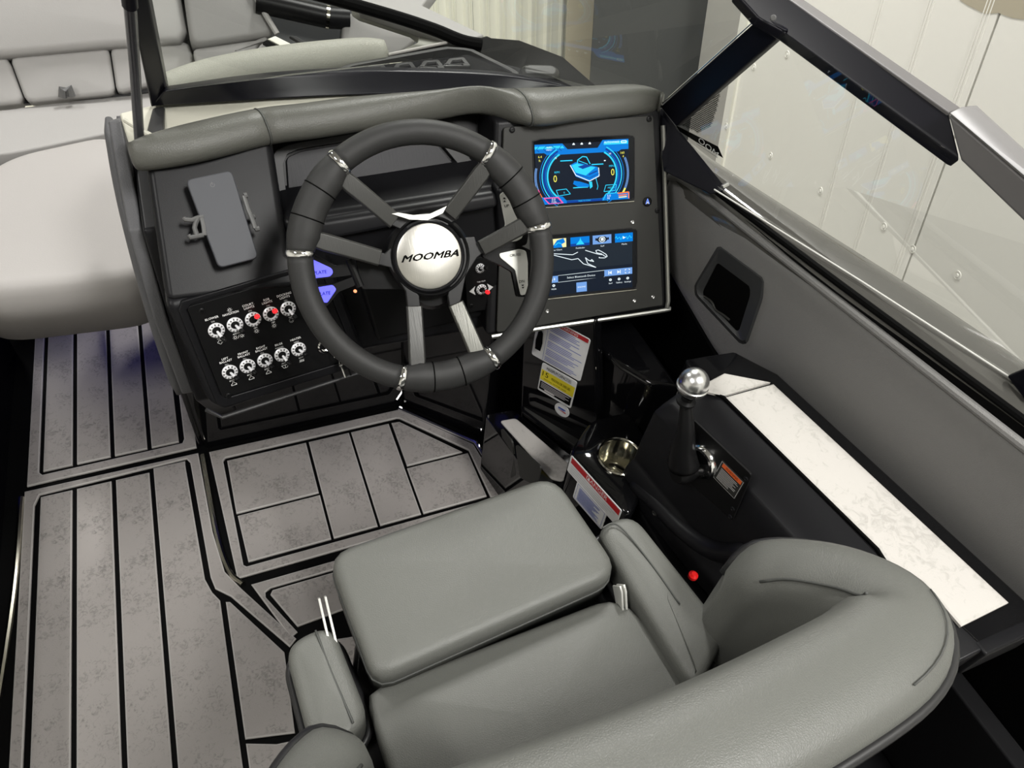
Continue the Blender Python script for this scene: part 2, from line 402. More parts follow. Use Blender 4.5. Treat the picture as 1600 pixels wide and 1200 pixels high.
def slab(name, label, cat, px, dist, m, w=.1):
    "upright standing between two pixel columns at a given distance"
    p0 = CP+ray(*px[0])/FPX*dist; q0 = CP+ray(*px[1])/FPX*dist; N = nrm(-(ray(*px[0])-BU*ray(*px[0]).dot(BU)))
    q0 = WP(*px[1], p0, N); h = q0-p0; h = h-BU*h.dot(BU)
    b = MB(); b.box(p0-BU*3.2-N*w, h, BU*6, N*w); o = b.build(name, m, bevel=.006); tag(o, label, cat); return o
slab('timber_post', 'pale tan upright post beside the corrugated wall', 'post', [(884, 60), (932, 60)], 5.0, 'tan', .2)
slab('grey_pillar', 'broad dark grey pillar behind the windshield corner', 'pillar', [(925, 60), (1113, 60)], 4.0, 'pillar', .25)
# ceiling and shop floor
cz = 3.75
ce = MB()
for k in range(44):
    y = -4+k*.26
    ce.add([(-5, y, cz), (5, y, cz), (5, y+.13, cz), (-5, y+.13, cz), (5, y+.16, cz+.06), (-5, y+.16, cz+.06), (5, y+.23, cz+.06), (-5, y+.23, cz+.06), (5, y+.26, cz), (-5, y+.26, cz)],
           [[0, 1, 2, 3], [3, 2, 4, 5], [5, 4, 6, 7], [7, 6, 8, 9]])
o = ce.build('ceiling', 'greywall'); struct(o)
b = MB(); b.box((-5, -4, -1.25), (10, 0, 0), (0, 12, 0), (0, 0, .05)); o = b.build('shop_floor', 'concrete'); struct(o)
b = MB(); b.box((-4.6, -4, -1.2), (0.08, 0, 0), (0, 11.5, 0), (0, 0, 5)); o = b.build('wall_left', 'wallwhite'); struct(o)
b = MB(); b.box((-4.5, -3.6, -1.2), (8, 0, 0), (0, .08, 0), (0, 0, 5)); o = b.build('wall_back', 'wallwhite'); struct(o)
for (p, e), lb in zip(LAMPS, ['aft port', 'aft starboard', 'forward port', 'forward starboard']):
    t = thing('ceiling_light', 'long ceiling light tube at the %s corner above the boat' % lb, 'lamp', p)
    b = MB(); b.box((p[0]-.08, p[1]-.62, p[2]+.02), (.16, 0, 0), (0, 1.24, 0), (0, 0, .06)); b.build('housing', 'greywall', t, bevel=.005)
    b = MB(); b.tube([(p[0], p[1]-.58, p[2]), (p[0], p[1]+.58, p[2])], .02, 12); b.build('tube', 'lamp', t, smooth='auto')

# ================================================================== COCKPIT FLOOR
UZ = np.array([0, 0, 1.])
fl0 = thing('floor', 'x', 'floor', (-.2, .7, -.03)); struct(fl0); del fl0['category']; fl0['label'] = 'black cockpit floor under grey foam deck planks'
b = MB(); b.box((-1.0, -.5, -.045), (2.0, 0, 0), (0, 2.6, 0), (0, 0, .04)); b.build('floor_base', 'black', fl0)
g = .0048
def plank(pts, z=0, r=0, m='eva', nm='plank', t=.006):
    pts = [np.array([x, y, z], float) for x, y in pts]
    b = MB(); b.chamfer_prism(rnd(pts, r, 4) if r else pts, UZ, t, .0026, 0, 1); return b.build(nm, [m, 'evaedge' if m == 'eva' else 'evalight'], fl0)
def rect(x0, y0, x1, y1): return [(x0, y0), (x1, y0), (x1, y1), (x0, y1)]
# main aisle pad (aft)
xs = [-.522, -.449, -.368, -.287]
for i in range(3): plank(rect(xs[i]+g, -.45, xs[i+1]-g, 1.188))
plank([(-.287+g, -.45), (-.172-g, -.45), (-.172-g, .808), (-.190, .832), (-.196-g, .868), (-.208-g, 1.19), (-.212, 1.198), (-.287+g, 1.198)])
plank([(-.171+g, .516), (-.08, .496), (-.072, .655), (-.158, .798), (-.171+g, .801)])
plank([(-.171+g, -.45), (.1, -.45), (.1, .455), (-.115, .488), (-.171+g, .508)])
plank([(-.55, -.45), (-.529, -.45), (-.529, 1.168), (-.520, 1.195), (-.208, 1.204), (-.201, 1.19), (-.189, .868), (-.183, .838), (-.155, .810), (-.06, .662), (-.045, .675),
       (-.133, .822), (-.160, .872), (-.173, .98), (-.181, 1.214), (-.55, 1.214)], nm='border')
plank([(-.07, .496), (.3, .44), (.3, .60), (-.04, .66), (-.063, .65)])
# aisle pad (forward)
ys = 1.262
for x0, x1 in [(-.519, -.449), (-.449, -.368), (-.368, -.287), (-.287, -.216)]: plank(rect(x0+g, ys, x1-g, 2.0))
plank([(-.546, 1.228), (-.183, 1.232), (-.183, 2.0), (-.206, 2.0), (-.208, 1.268), (-.213, 1.256), (-.516, 1.252), (-.523, 1.262), (-.524, 2.0), (-.546, 2.0)], nm='border')
# helm footwell pad
for p in [[(-.118, 1.012), (.069, 1.012), (.069, 1.170), (-.119, 1.170)], [(-.110, .880), (.070, .880), (.070, 1.005), (-.116, 1.005)], rect(.076, .880, .177, 1.170),
          rect(.183, .880, .281, 1.170), [(.289, 1.025), (.435, 1.025), (.309, 1.168), (.289, 1.170)], rect(.287, .880, .447, 1.018)]:
    plank(p)
plank([(-.156, 1.209), (.316, 1.209), (.470, 1.040), (.482, .90), (.484, .848), (.30, .848), (-.137, .847), (-.156, 1.209)][:0]+[(-.156, 1.209), (.316, 1.209), (.470, 1.040), (.484, .90), (.485, .872), (.455, .872), (.452, 1.026), (.312, 1.180), (.306, 1.182), (-.122, 1.180), (-.128, 1.172), (-.121, .876), (-.115, .870), (.485, .870), (.485, .848), (-.137, .847)], nm='border')
# pad under the seat
plank([(-.038, .700), (.30, .72), (.30, .795), (.05, .797), (-.072, .797), (-.078, .788)])
plank([(-.112, .824), (.32, .824), (.32, .803), (-.075, .803), (-.087, .797), (-.088, .785), (-.040, .688), (-.055, .680)], nm='border')
# edge lips of the pads
for nm, pth, r in [('edge_lip', [(-.172, 1.205, -.002), (-.165, .98, -.002), (-.150, .872, -.002), (-.128, .832, -.002)], .006),
                   ('edge_lip', [(-.556, 1.20, -.002), (-.560, .95, -.002), (-.585, .60, -.002)], .006)]:
    b = MB(); b.tube(spline(pth, 5), r, 8); b.build(nm, 'steel', fl0, smooth='auto')
b = MB(); b.tube([(.322, 1.212, 0), (.478, 1.044, 0), (.494, .92, 0), (.497, .80, 0)], .007, 10); b.build('edge_lip', 'chrome', fl0, smooth='auto')

# ================================================================== HULL LINER around the footwell
hl = thing('hull_liner', 'glossy black moulded liner around the driver footwell', 'hull liner', (.3, 1.3, -.01))
b = MB(); b.box((-.165, 1.225, -.01), (.95, 0, 0), (0, .04, 0), (0, 0, .70)); b.build('bulkhead', 'gel', hl, bevel=.008)
b = MB(); b.box((-.178, 1.235, -.01), (.018, 0, 0), (0, .5, 0), (0, 0, .42)); b.build('side_panel', 'gel', hl, bevel=.006)
b = MB(); b.prism([(.330, 1.224, .60), (.50, 1.05, .60), (.78, 1.05, .60), (.78, 1.224, .60)], UZ, .61); b.build('corner_block', 'gel', hl, bevel=.01)
b = MB(); b.prism([(.665, .80, .47), (.70, .74, .47), (.755, .71, .47), (.755, 1.05, .47), (.60, 1.05, .47)], UZ, .48); b.build('inner_wall', 'gel', hl, bevel=.012, seg=3)
b = MB(); b.box((.78, -.5, -.01), (.03, 0, 0), (0, 1.1, 0), (0, 0, .54)); b.build('side_wall', 'dark', hl, bevel=.004)
b = MB(); b.box((-.62, -.5, -.012), (.03, 0, 0), (0, 2.2, 0), (0, 0, .36)); b.build('lounge_base', 'gel', hl, bevel=.006)
b = MB(); b.box((-1.0, 1.9, -.01), (1.9, 0, 0), (0, .04, 0), (0, 0, .36)); b.build('bow_base', 'dark', hl, bevel=.004)

b = MB(); b.box((.755, 1.06, -.01), (.05, 0, 0), (0, .18, 0), (0, 0, .72)); b.build('corner_filler', 'dark', hl, bevel=.004)
# foot rest
SN = nrm([-.84, -.54, 0])                                        # port-aft facing vertical faces of the footwell
fr = thing('foot_rest', 'raised black foot rest with a pale foam pad right of the footwell', 'foot rest', (.54, .88, 0))
Q = WZ(.2, (757, 648), (802, 640), (900, 716), (872, 790), (850, 775)); 
b = MB(); b.prism(rnd(Q, .012, 3), UZ, .205); b.build('base', 'gel', fr, bevel=.008, seg=3)
Q = WZ(.204, (781, 657), (806, 653), (893, 728), (880, 752), (862, 748)); b = MB(); b.chamfer_prism(rnd(Q, .008, 3), UZ, .006, .003, 0, 0); b.build('foam_pad', ['evalight'], fr)
for q in [[(782, 668), (800, 690), (806, 742), (794, 750)], [(805, 694), (845, 730), (838, 760), (812, 746)]]:
    P0 = Q0 = W(770, 660, 'z', .2); nn = nrm(np.cross(W(850, 775, 'z', .2)-P0, UZ)); nn = nn if nn[0] < 0 else -nn
    P = [WP(u, v, P0+nn*.003, nn) for u, v in q]; b = MB(); b.prism(rnd(P, .01, 3), nn, .004); b.build('inset_panel', 'facia', fr)
# recessed grey tray behind the foot rest
Q = WZ(.22, (818, 640), (905, 702), (915, 690), (905, 672), (838, 622), (816, 630)); b = MB(); b.prism(rnd(Q, .01, 3), UZ, .02); o = b.build('tray', 'facia', hl, bevel=.004)
b = MB(); b.tube(WZ(.235, (816, 636), (818, 643), (900, 706)), .005, 8); b.build('tray_lip', 'gel', hl, smooth='auto')

# sticker wall
ST0 = W(898, 668, 'z', .25); SH = np.cross(UZ, SN); SH = SH if SH[1] < 0 else -SH
def sw(u, v, o=0): return WP(u, v, ST0+SN*o, SN)
A, B_ = sw(822, 655), sw(935, 655)
b = MB(); b.prism([sw(815, 512), sw(838, 508), sw(900, 502), sw(930, 500), sw(937, 655)]+[sw(937, 655)*[1, 1, 0], A*[1, 1, 0]], SN, .03); b.build('sticker_wall', 'gel', hl, bevel=.01, seg=3)
def frame_of(p0, H, N, u, v):
    P = WP(u, v, p0, N); return P
def sticker(name, label, group, quad, fn):
    "quad: TL, TR, BR, BL pixels on the sticker wall"
    return None
def flat_rect(tl, tr, bl, p0, H, N):
    "origin at the lower left; sizes measured along H and up"
    a, c, d = [WP(*q, p0, N) for q in (tl, tr, bl)]; w = (c-a).dot(H); h = (a-d)[2]; return a-UZ*h, w, h
O, w, h = flat_rect((838, 497), (923, 531), (838, 560), ST0+SN*.001, SH, SN); h = (sw(921, 531)-sw(918, 604))[2]
w = (sw(923, 531)-sw(838, 510)).dot(SH); TL = sw(923, 531, .001)-SH*w; O = TL-UZ*h
t = thing('warning_sticker', 'large white warning sticker with a red header below the screens', 'sticker', O)
b = MB(); P = [O, O+SH*w, O+SH*w+UZ*h, O+UZ*h]; b.prism(rnd(P, .006, 3), SN, .001); b.build('backing', 'stick', t)
d = Draw(O, SH, UZ)
d.rect(w*.24, h*.90, w*.97, h*.985, 'red'); d.text('WARNING', w*.6, h*.942, h*.075, 'stick')
d.rect(w*.225, h*.03, w*.23, h*.97, 'blueink'); random.seed(3)
for k in range(23):
    if k in (4, 9, 14, 19): continue
    d.rect(w*.27, h*(.86-k*.036), w*(.27+.68*random.uniform(.6, 1)), h*(.872-k*.036), 'blueink')
d.disc(w*.115, h*.40, w*.055, 'black', 12); d.poly([(w*.06, h*.2), (w*.17, h*.2), (w*.185, h*.4), (w*.16, h*.62), (w*.115, h*.68), (w*.07, h*.62), (w*.045, h*.4)], 'black')
d.poly([(w*.04, h*.84), (w*.19, h*.8), (w*.2, h*.88), (w*.13, h*.97), (w*.05, h*.93)], 'red'); d.rect(w*.07, h*.74, w*.18, h*.78, 'black'); d.line([(w*.05, h*.80), (w*.19, h*.9)], w*.02, 'black')
d.build('printing', t)
w = (sw(902, 597)-sw(849, 560)).dot(SH); h = (sw(902, 597)-sw(898, 642))[2]; O = sw(902, 597, .0022)-SH*w-UZ*h
t = thing('capacity_plate', 'white and yellow maximum capacities plate under the warning sticker', 'sticker', O)
b = MB(); P = [O, O+SH*w, O+SH*w+UZ*h, O+UZ*h]; b.prism(rnd(P, .005, 3), SN, .001); b.build('backing', 'stick', t)
d = Draw(O, SH, UZ); d.rect(w*.02, h*.42, w*.98, h*.78, 'yellow'); d.text('MAXIMUM CAPACITIES', w*.5, h*.88, h*.155, 'black', sx=.62*w/h*.72)
d.text('15', w*.13, h*.65, h*.24, 'black'); d.text('PERSONS OR 2400 LBS.', w*.60, h*.62, h*.13, 'black', sx=.62*w/h*.68)
d.text('PERSONS, MOTOR, GEAR', w*.45, h*.49, h*.06, 'black')
d.rect(w*.04, h*.08, w*.96, h*.38, 'black')
for k in range(4): d.rect(w*.08, h*(.32-k*.05), w*(.9-.1*(k % 2)), h*(.335-k*.05), 'stick')
d.rect(w*.2, h*.11, w*.5, h*.15, 'stick'); d.build('printing', t)
c = sw(878, 641, .001)
t = thing('round_sticker', 'round white certification sticker below the capacities plate', 'sticker', c)
b = MB(); b.lathe(c, SN, [(.019, -.001), (.019, 0), (0, 0)], 28); b.build('backing', 'stick', t)
d = Draw(c, SH, UZ); d.arc(0, 0, .0165, 0, 360, .0008, 'dimwhite', 28); d.rect(-.010, .002, .009, .006, 'blueink'); d.poly([(-.01, -.002), (.011, -.005), (.010, -.001)], 'red'); d.rect(-.010, .0, .006, .001, 'blueink'); d.build('printing', t)

# cup holder pod
PZ = .36; Q = WZ(PZ, (924, 655), (985, 641), (1012, 690), (1010, 760), (985, 806), (975, 801), (889, 706))
pod = thing('cup_holder_pod', 'glossy black moulded pod holding the steel cup holder', 'console pod', W(950, 720, 'z', 0))
cc = W(969, 714, 'z', PZ); R0 = .0425
Pk = resamp(rnd(Q, .018, 4), 48); 
# top plate with the round hole, walls down
hole = []
for p in Pk:
    a = math.atan2(p[1]-cc[1], p[0]-cc[0]); hole.append(cc+np.array([math.cos(a), math.sin(a), 0])*R0)
b = MB(); ins = inset(Pk, UZ, .008); ins2 = inset(Pk, UZ, .0023)
b.loft([[p*[1, 1, 0] for p in Pk], [p-UZ*.008 for p in Pk], [p-UZ*.0023 for p in ins2], ins, hole, [p-UZ*.09 for p in hole]], cap=False); b.build('body', 'gel', pod, smooth='auto', ang=50)
cu = thing('cup_holder', 'polished steel cup holder sunk in the black pod', 'cup holder', cc-UZ*.085)
b = MB(); b.lathe(cc, UZ, [(R0+.005, .001), (R0+.005, .004), (R0+.002, .0055), (R0-.0005, .004), (R0-.002, 0), (R0-.002, -.03), (R0-.004, -.032), (R0-.004, -.080), (R0-.008, -.085), (.004, -.085)], 40, cap=False); b.build('cup', 'steel', cu, smooth='auto', ang=50)
b = MB(); b.lathe(cc-UZ*.083, UZ, [(.012, 0), (.012, .001), (.003, .001)], 20); b.build('drain', 'dark', cu)
# danger stickers on the pod's port face
PA, PB = W(889, 706, 'z', PZ), W(975, 801, 'z', PZ); DH = nrm((PB-PA)*[1, 1, 0]); DN = np.cross(DH, UZ); DN = DN if DN[0] < 0 else -DN
def dw(u, v, o=.0015): return WP(u, v, PA+DN*o, DN)
a, c2 = dw(893, 709), dw(972, 797); w = (c2-a).dot(DH); h = (dw(893, 709)-dw(889, 736))[2]; O = a-UZ*(h+.004)
t = thing('danger_sticker', 'white danger sticker with a red band beside the seat, the upper one', 'sticker', O)
b = MB(); P = [O, O+DH*w, O+DH*w+UZ*h, O+UZ*h]; b.prism(rnd(P, .004, 3), DN, .001); b.build('backing', 'stick', t)
d = Draw(O, DH, UZ); d.rect(w*.03, h*.62, w*.98, h*.94, 'red'); d.text('DANGER', w*.54, h*.78, h*.30, 'stick'); d.poly([(w*.36, h*.68), (w*.41, h*.68), (w*.385, h*.9)], 'stick')
for k in range(4): d.rect(w*.05, h*(.48-k*.12), w*(.93-.06*k), h*(.52-k*.12), 'dimwhite')
d.build('printing', t)
a, c2 = dw(905, 755, .0017), dw(952, 805, .0017); w = (c2-a).dot(DH); h = .055; O = dw(902, 752, .0017)-UZ*h
t = thing('notice_sticker', 'pale notice sticker with blue text under the danger sticker', 'sticker', O)
b = MB(); P = [O, O+DH*w, O+DH*w+UZ*h, O+UZ*h]; b.prism(rnd(P, .005, 3), DN, .001); b.build('backing', 'stick', t)
d = Draw(O, DH, UZ); d.line([(w*.05, h*.06), (w*.95, h*.06), (w*.95, h*.94), (w*.05, h*.94)], .0007, 'blueink', close=True)
for k in range(11): d.rect(w*.12, h*(.82-k*.065), w*(.62+.25*random.random()), h*(.85-k*.065), 'blueink')
d.build('printing', t)
# ================================================================== HELM CONSOLE
LN = Nrm(10, 45); L0 = W(228, 262, 'z', .865)                    # upper left face
def lw(u, v, o=0): return WP(u, v, L0+LN*o, LN)
LH = np.array([math.cos(math.radians(10)), math.sin(math.radians(10)), 0]); LV = np.cross(LN, LH)
P0 = lw(258, 472); PN = Nrm(11, 17); PH = np.array([math.cos(math.radians(11)), math.sin(math.radians(11)), 0]); PV = np.cross(PN, PH)
def pw_(u, v, o=0): return WP(u, v, P0+PN*o, PN)                 # lower left face (switches)
RN = Nrm(-6, 31); R0_ = W(1022, 182, 'z', .865); RH = np.array([math.cos(math.radians(6)), -math.sin(math.radians(6)), 0]); RV = np.cross(RN, RH)
def rw(u, v, o=0): return WP(u, v, R0_+RN*o, RN)                 # right face (displays)
con = thing('helm_console', 'black helm console with padded top carrying gauges and screens', 'dashboard', (.33, 1.1, .45))
back = np.array([.0, .16, -.02])
def hexa(mb, q, bv, mi=0):
    q = [np.array(p) for p in q]; k = len(q); v = q+[p+np.array(bv) for p in q]
    mb.add(v, [list(range(k)), list(range(2*k-1, k-1, -1))]+[[i, i+k, (i+1) % k+k, (i+1) % k] for i in range(k)], mi)
# left pod: upper face then lower face, one skin with a ridge between
b = MB()
hexa(b, [lw(226, 258), lw(424, 214), lw(452, 395), lw(490, 428), lw(500, 446), lw(258, 474)], (0.01, .13, -.02)); 
b.build('left_pod', 'plastic', con, bevel=.012, seg=4)
b = MB(); hexa(b, [pw_(256, 474, .004), pw_(520, 412, .004), pw_(575, 566, .004), pw_(350, 646, .004), pw_(325, 632, .004)], (0.0, .09, 0)); b.build('switch_pod', 'plastic', con, bevel=.013, seg=4)
# raised rim around the switch panel
Pi = [pw_(*q, .007) for q in [(290, 478), (500, 418), (556, 560), (347, 624)]]; Po = [pw_(*q, .007) for q in [(274, 474), (510, 405), (572, 568), (342, 640)]]
b = MB(); b.ring(resamp(rnd(Po, .012, 5), 56), resamp(rnd(Pi, .007, 5), 56), PN, .01); b.build('panel_rim', 'plastic', con, bevel=.002)
b = MB(); b.tube([pw_(322, 640, .0), pw_(347, 652, .003), pw_(560, 583, .003), pw_(575, 560, 0)], .0035, 8); b.build('bottom_trim', 'spokedark', con, smooth='auto')
# centre recess
GN = Nrm(4, 38); G1 = W(450, 250, 'z', .815)
def gw(u, v, o=0): return WP(u, v, G1+GN*o, GN)
b = MB(); hexa(b, [gw(418, 225), gw(790, 168), gw(800, 300), gw(440, 352)], (0, .05, -.03)); b.build('gauge_recess', 'plate', con, bevel=.004)
b = MB()
Q = rnd([gw(447, 246, .006), gw(470, 236, .006), gw(600, 214, .006), gw(672, 212, .006), gw(722, 272, .006), gw(452, 316, .006)], .008, 4); b.prism(Q, GN, .005)
b.build('gauge_cover', 'coverm', con, bevel=.0015)
b = MB(); b.ring(*[resamp(rnd([gw(u, v, .009) for u, v in q], .012, 5), 40) for q in ([(421, 240), (450, 226), (606, 200), (690, 196), (755, 272), (760, 282), (436, 322)], [(441, 244), (464, 233), (602, 210), (676, 208), (728, 270), (730, 277), (449, 320)])], GN, .006)
b.build('gauge_bezel', 'bezelm', con, bevel=.0015)
b = MB(); hexa(b, [gw(430, 323, .014), gw(770, 272, .014), gw(778, 296, .014), gw(438, 350, .014)], (0, .04, -.02)); b.build('gauge_shelf', 'plate', con, bevel=.004)
# centre lower body with the column hole
CN = Nrm(2, 14); C0 = np.array([.28, .965, .70])
def cw(u, v, o=0): return WP(u, v, C0+CN*o, CN)
b = MB(); hexa(b, [cw(440, 345), cw(790, 292), cw(800, 500), cw(772, 512), cw(722, 523), cw(577, 549), cw(500, 572), cw(470, 470)], (0, .12, 0)); b.build('centre_pod', 'plastic', con, bevel=.014, seg=4)
b = MB(); hexa(b, [cw(462, 352, .006), cw(776, 302, .012), cw(780, 325, .020), cw(470, 385, .014)], (0, .02, 0)); b.build('hood_lip', 'plastic', con, bevel=.008, seg=3)
b = MB(); hexa(b, [cw(560, 440, .010), cw(760, 405, .010), cw(772, 492, .008), cw(590, 535, .008)], (0, .02, 0)); b.build('column_cowl', 'plate', con, bevel=.008, seg=3)
b = MB(); hexa(b, [cw(775, 296, .016), cw(806, 290, .022), cw(812, 500, .020), cw(790, 505, .010), cw(782, 400, .012)], (0, .03, 0)); b.build('column_side_rib', 'plastic', con, bevel=.007, seg=3)
# right pod
b = MB(); hexa(b, [rw(774, 188, -.004), rw(1034, 168, -.004), rw(1046, 482, -.004), rw(760, 526, -.004)], (0, .13, -.01)); b.build('right_pod', 'plastic', con, bevel=.008, seg=3)
b = MB(); b.tube(spline([rw(1036, 196, .002), rw(1040, 330, .002), rw(1044, 470, .002)], 4)+spline([rw(1042, 481, .002), rw(1030, 486, .002), rw(840, 514, .002), rw(768, 526, .002)], 6)[1:], .0045, 8); b.build('chrome_edge', 'edgem', con, smooth='auto')
# left side wall of the console and its vinyl flank
b = MB(); Q = [W(u, v, 'x', -.118) for u, v in [(205, 236), (226, 262), (250, 400), (262, 480), (300, 560), (335, 650), (306, 628), (270, 520), (222, 360)]]
b.prism(Q, (-1, 0, 0), .05); b.build('side_skirt', 'plastic', con, bevel=.006, seg=3)
for pth, x, r in [([(170, 186), (188, 290), (214, 400), (245, 510), (280, 614)], -.150, .0105), ([(188, 181), (206, 250), (232, 380), (262, 500), (299, 608)], -.132, .010)]:
    P = spline([W(u, v, 'x', x) for u, v in pth], 5); b = MB(); b.tube(P, [.006]+[r]*(len(P)-2)+[.006], 12); b.build('padded_strip', 'flank', con, smooth=True)
b = MB(); Q = [W(u, v, 'x', -.140) for u, v in [(168, 188), (196, 182), (222, 300), (262, 470), (300, 610), (284, 616), (240, 500), (200, 360)]]; b.prism(Q, (-1, 0, 0), .02); b.build('side_panel', 'flank', con, bevel=.004)
Q = [W(u, v, 'z', z) for u, v, z in [(186, 176, .878), (258, 158, .885), (420, 150, .888), (600, 146, .888), (850, 138, .886), (990, 138, .884), (860, 147, .884), (797, 150, .884), (680, 156, .884), (560, 164, .884), (397, 186, .884), (300, 208, .882), (236, 232, .878), (205, 236, .872)]]
b = MB(); b.prism(Q, UZ, .02); b.build('dash_top', 'cream', con, bevel=.004)
b = MB(); hexa(b, [W(*q, 'z', .886) for q in [(238, 168), (257, 165), (254, 222), (226, 214)]], (0, 0, -.012)); b.build('tray_recess', 'bezelm', con, bevel=.003)
b = MB(); b.tube(WZ(.888, (196, 188), (222, 204), (246, 218)), .004, 8); b.build('tray_fold', 'cream', con, smooth='auto')
# padded roll along the top, three sections
ST = [((212, 236), (206, 252), .6), ((236, 218), (222, 264), .9), ((300, 198), (310, 252), 1), ((397, 177), (424, 224), 1),
      ((480, 167), (490, 215), 1), ((560, 157), (560, 204), 1), ((680, 149), (680, 184), 1), ((745, 145), (752, 172), 1), ((797, 143), (830, 196), 1),
      ((900, 140), (905, 189), 1), ((985, 138), (1000, 178), 1), ((1024, 150), (1028, 172), .75), ((1032, 158), (1034, 168), .4)]
def pad_ring(a, l, s):
    A_ = W(*a, 'z', .893); L_ = W(*l, 'z', .870); D_ = (A_-L_)*[1, 1, 0]; m = D_
    up = UZ*.022*s
    pts = [A_-UZ*.022*s, A_+up*.1, A_-m*.18+up*.55, A_-m*.5+up*.72, L_+m*.22+UZ*.023+up*.5, L_-m*.04+UZ*.012+up*.2, L_-m*.02+UZ*.001, L_+m*.2-UZ*.008, L_+m*.6-UZ*.01]
    return pts
R = [pad_ring(*s) for s in ST]
def dens(rs):
    out = []
    for k in range(len(rs[0])): out.append(spline([r[k] for r in rs], 4))
    rr = list(map(list, zip(*out))); return [resamp_s(r) for r in rr]
def resamp_s(r):
    c = [np.array(p) for p in r]; n = len(c); o = []
    for i in range(n):
        a, b_, c_, d_ = c[i-1], c[i], c[(i+1) % n], c[(i+2) % n]
        o += [b_, .5*((2*b_)+(c_-a)*.5+(2*a-5*b_+4*c_-d_)*.25+(-a+3*b_-3*c_+d_)*.125)]
    return o
D = dens(R); cut = [0, 12, 32, 48]
for i in range(3):
    b = MB(); rs = D[cut[i]:cut[i+1]+1]
    def shr(r, f): c = sum(r)/len(r); return [c+(p-c)*f for p in r]
    if i > 0: rs = [shr(rs[0], .93)]+[rs[0]*1 if False else [p+(q-p)*.12 for p, q in zip(rs[0], rs[1])]]+rs[1:]
    if i < 2: rs = rs[:-1]+[[p+(q-p)*.12 for p, q in zip(rs[-1], rs[-2])], shr(rs[-1], .93)]
    b.loft(rs); b.build('dash_pad', 'dashv', con, smooth=True)
for i in (12, 32):
    b = MB(); c = sum(D[i])/len(D[i]); b.tube([c+(p-c)*.985 for p in D[i]], .0016, 6, loop=True); b.build('pad_seam', 'seam', con, smooth=True)

# ---------------- display facia
fa = thing('display_facia', 'charcoal panel holding two touchscreens right of the steering wheel', 'instrument panel', rw(905, 500))
FO = [rw(787, 199, .004), rw(1021, 180, .004), rw(1036, 477, .004), rw(776, 520, .004)]
b = MB(); b.prism(rnd(FO, .006, 4), RN, .008); b.build('facia_plate', 'facia', fa, bevel=.0015)
for u, v in [(800, 203), (1014, 186), (1027, 329)]:
    b = MB(); c = rw(u, v, .004); b.lathe(c, RN, [(.0052, 0), (.0052, .0012), (.0035, .0022), (.0022, .0022), (.002, .0008), (0, .0008)], 14); b.build('screw', 'plate', fa, smooth='auto')
for u, v in [(988, 347), (1020, 464), (991, 470), (855, 486)]:
    b = MB(); c = rw(u, v, .004); b.lathe(c, RN, [(.0036, 0), (.0036, .0012), (.0025, .002), (.0016, .0018), (.0014, .0004), (0, .0004)], 12); o = b.build('screw', 'alu', fa, smooth='auto'); o['label'] = 'small bright screw'
c = rw(1011, 315, .004); b = MB(); b.lathe(c, RN, [(.0088, 0), (.0088, .002), (.0072, .003), (.0068, .0018), (0, .0018)], 24); b.build('power_button', 'plate', fa, smooth='auto')
d = Draw(c, RH, RV, lift=.0022); d.arc(0, 0, .0076, 0, 360, .0007, 'white', 20); d.line([(-.0035, -.004), (0, .005), (.0035, -.004)], .0012, 'bluelit'); d.line([(-.0015, -.0035), (0, .0), (.0015, -.0035)], .0011, 'white'); d.build('button_mark', fa)

def screen(name, label, quad, fn):
    "quad TL TR BL pixels on the facia"
    a, c_, d_ = [rw(*q, .0045) for q in quad]; w = (c_-a).dot(RH); h = (a-d_).dot(RV); O = a-RV*h
    t = thing(name, label, 'touchscreen', O, None)
    P = rnd([O, O+RH*w, O+RH*w+RV*h, O+RV*h], .004, 4)
    b = MB(); b.prism([p+RN*.0002 for p in P], RN, .002); b.build('glass', 'screenoff', t)
    b = MB(); b.ring(resamp([p+RN*.0008 for p in inset(P, RN, -.0022)], 40), resamp([p+RN*.0008 for p in P], 40), RN, .002); b.build('bezel', 'plastic', t, bevel=.0005)
    d = Draw(O, RH*w, RV*h, lift=.0006, step=.00006); d.ar = w/h; fn(d); d.build('screen_image', t)
    b = MB(); b.tube([O-RV*.003+RN*.001, O-RV*.003+RN*.001+RH*w], .0011, 6); b.build('lower_trim', 'steel', t, smooth='auto'); return t
AR = 1.62
def ln(d, pts, w, m, close=False):
    # stroke in a non-square frame: x shares the height unit
    n = len(pts)
    for i in range(n if close else n-1):
        a, b_ = np.array(pts[i], float), np.array(pts[(i+1) % n], float); v = (b_-a)*[AR, 1]; L = math.hypot(*v)
        if L < 1e-9: continue
        v /= L; q = np.array([-v[1]/AR, v[0]])*w/2; d.mb.add([d.P(*(a-q)), d.P(*(b_-q)), d.P(*(b_+q)), d.P(*(a+q))], [[0, 1, 2, 3]], d.mi(m))
    d.up()
def arc_(d, x, y, r, a0, a1, w, m, k=18, sq=1): ln(d, [(x+r*sq/AR*math.cos(math.radians(a0+(a1-a0)*i/k)), y+r*math.sin(math.radians(a0+(a1-a0)*i/k))) for i in range(k+1)], w, m)
def tx(d, t, x, y, s, m, al='CENTER', sx=1): d.text(t, x, y, s, m, align=al, sx=sx/AR)
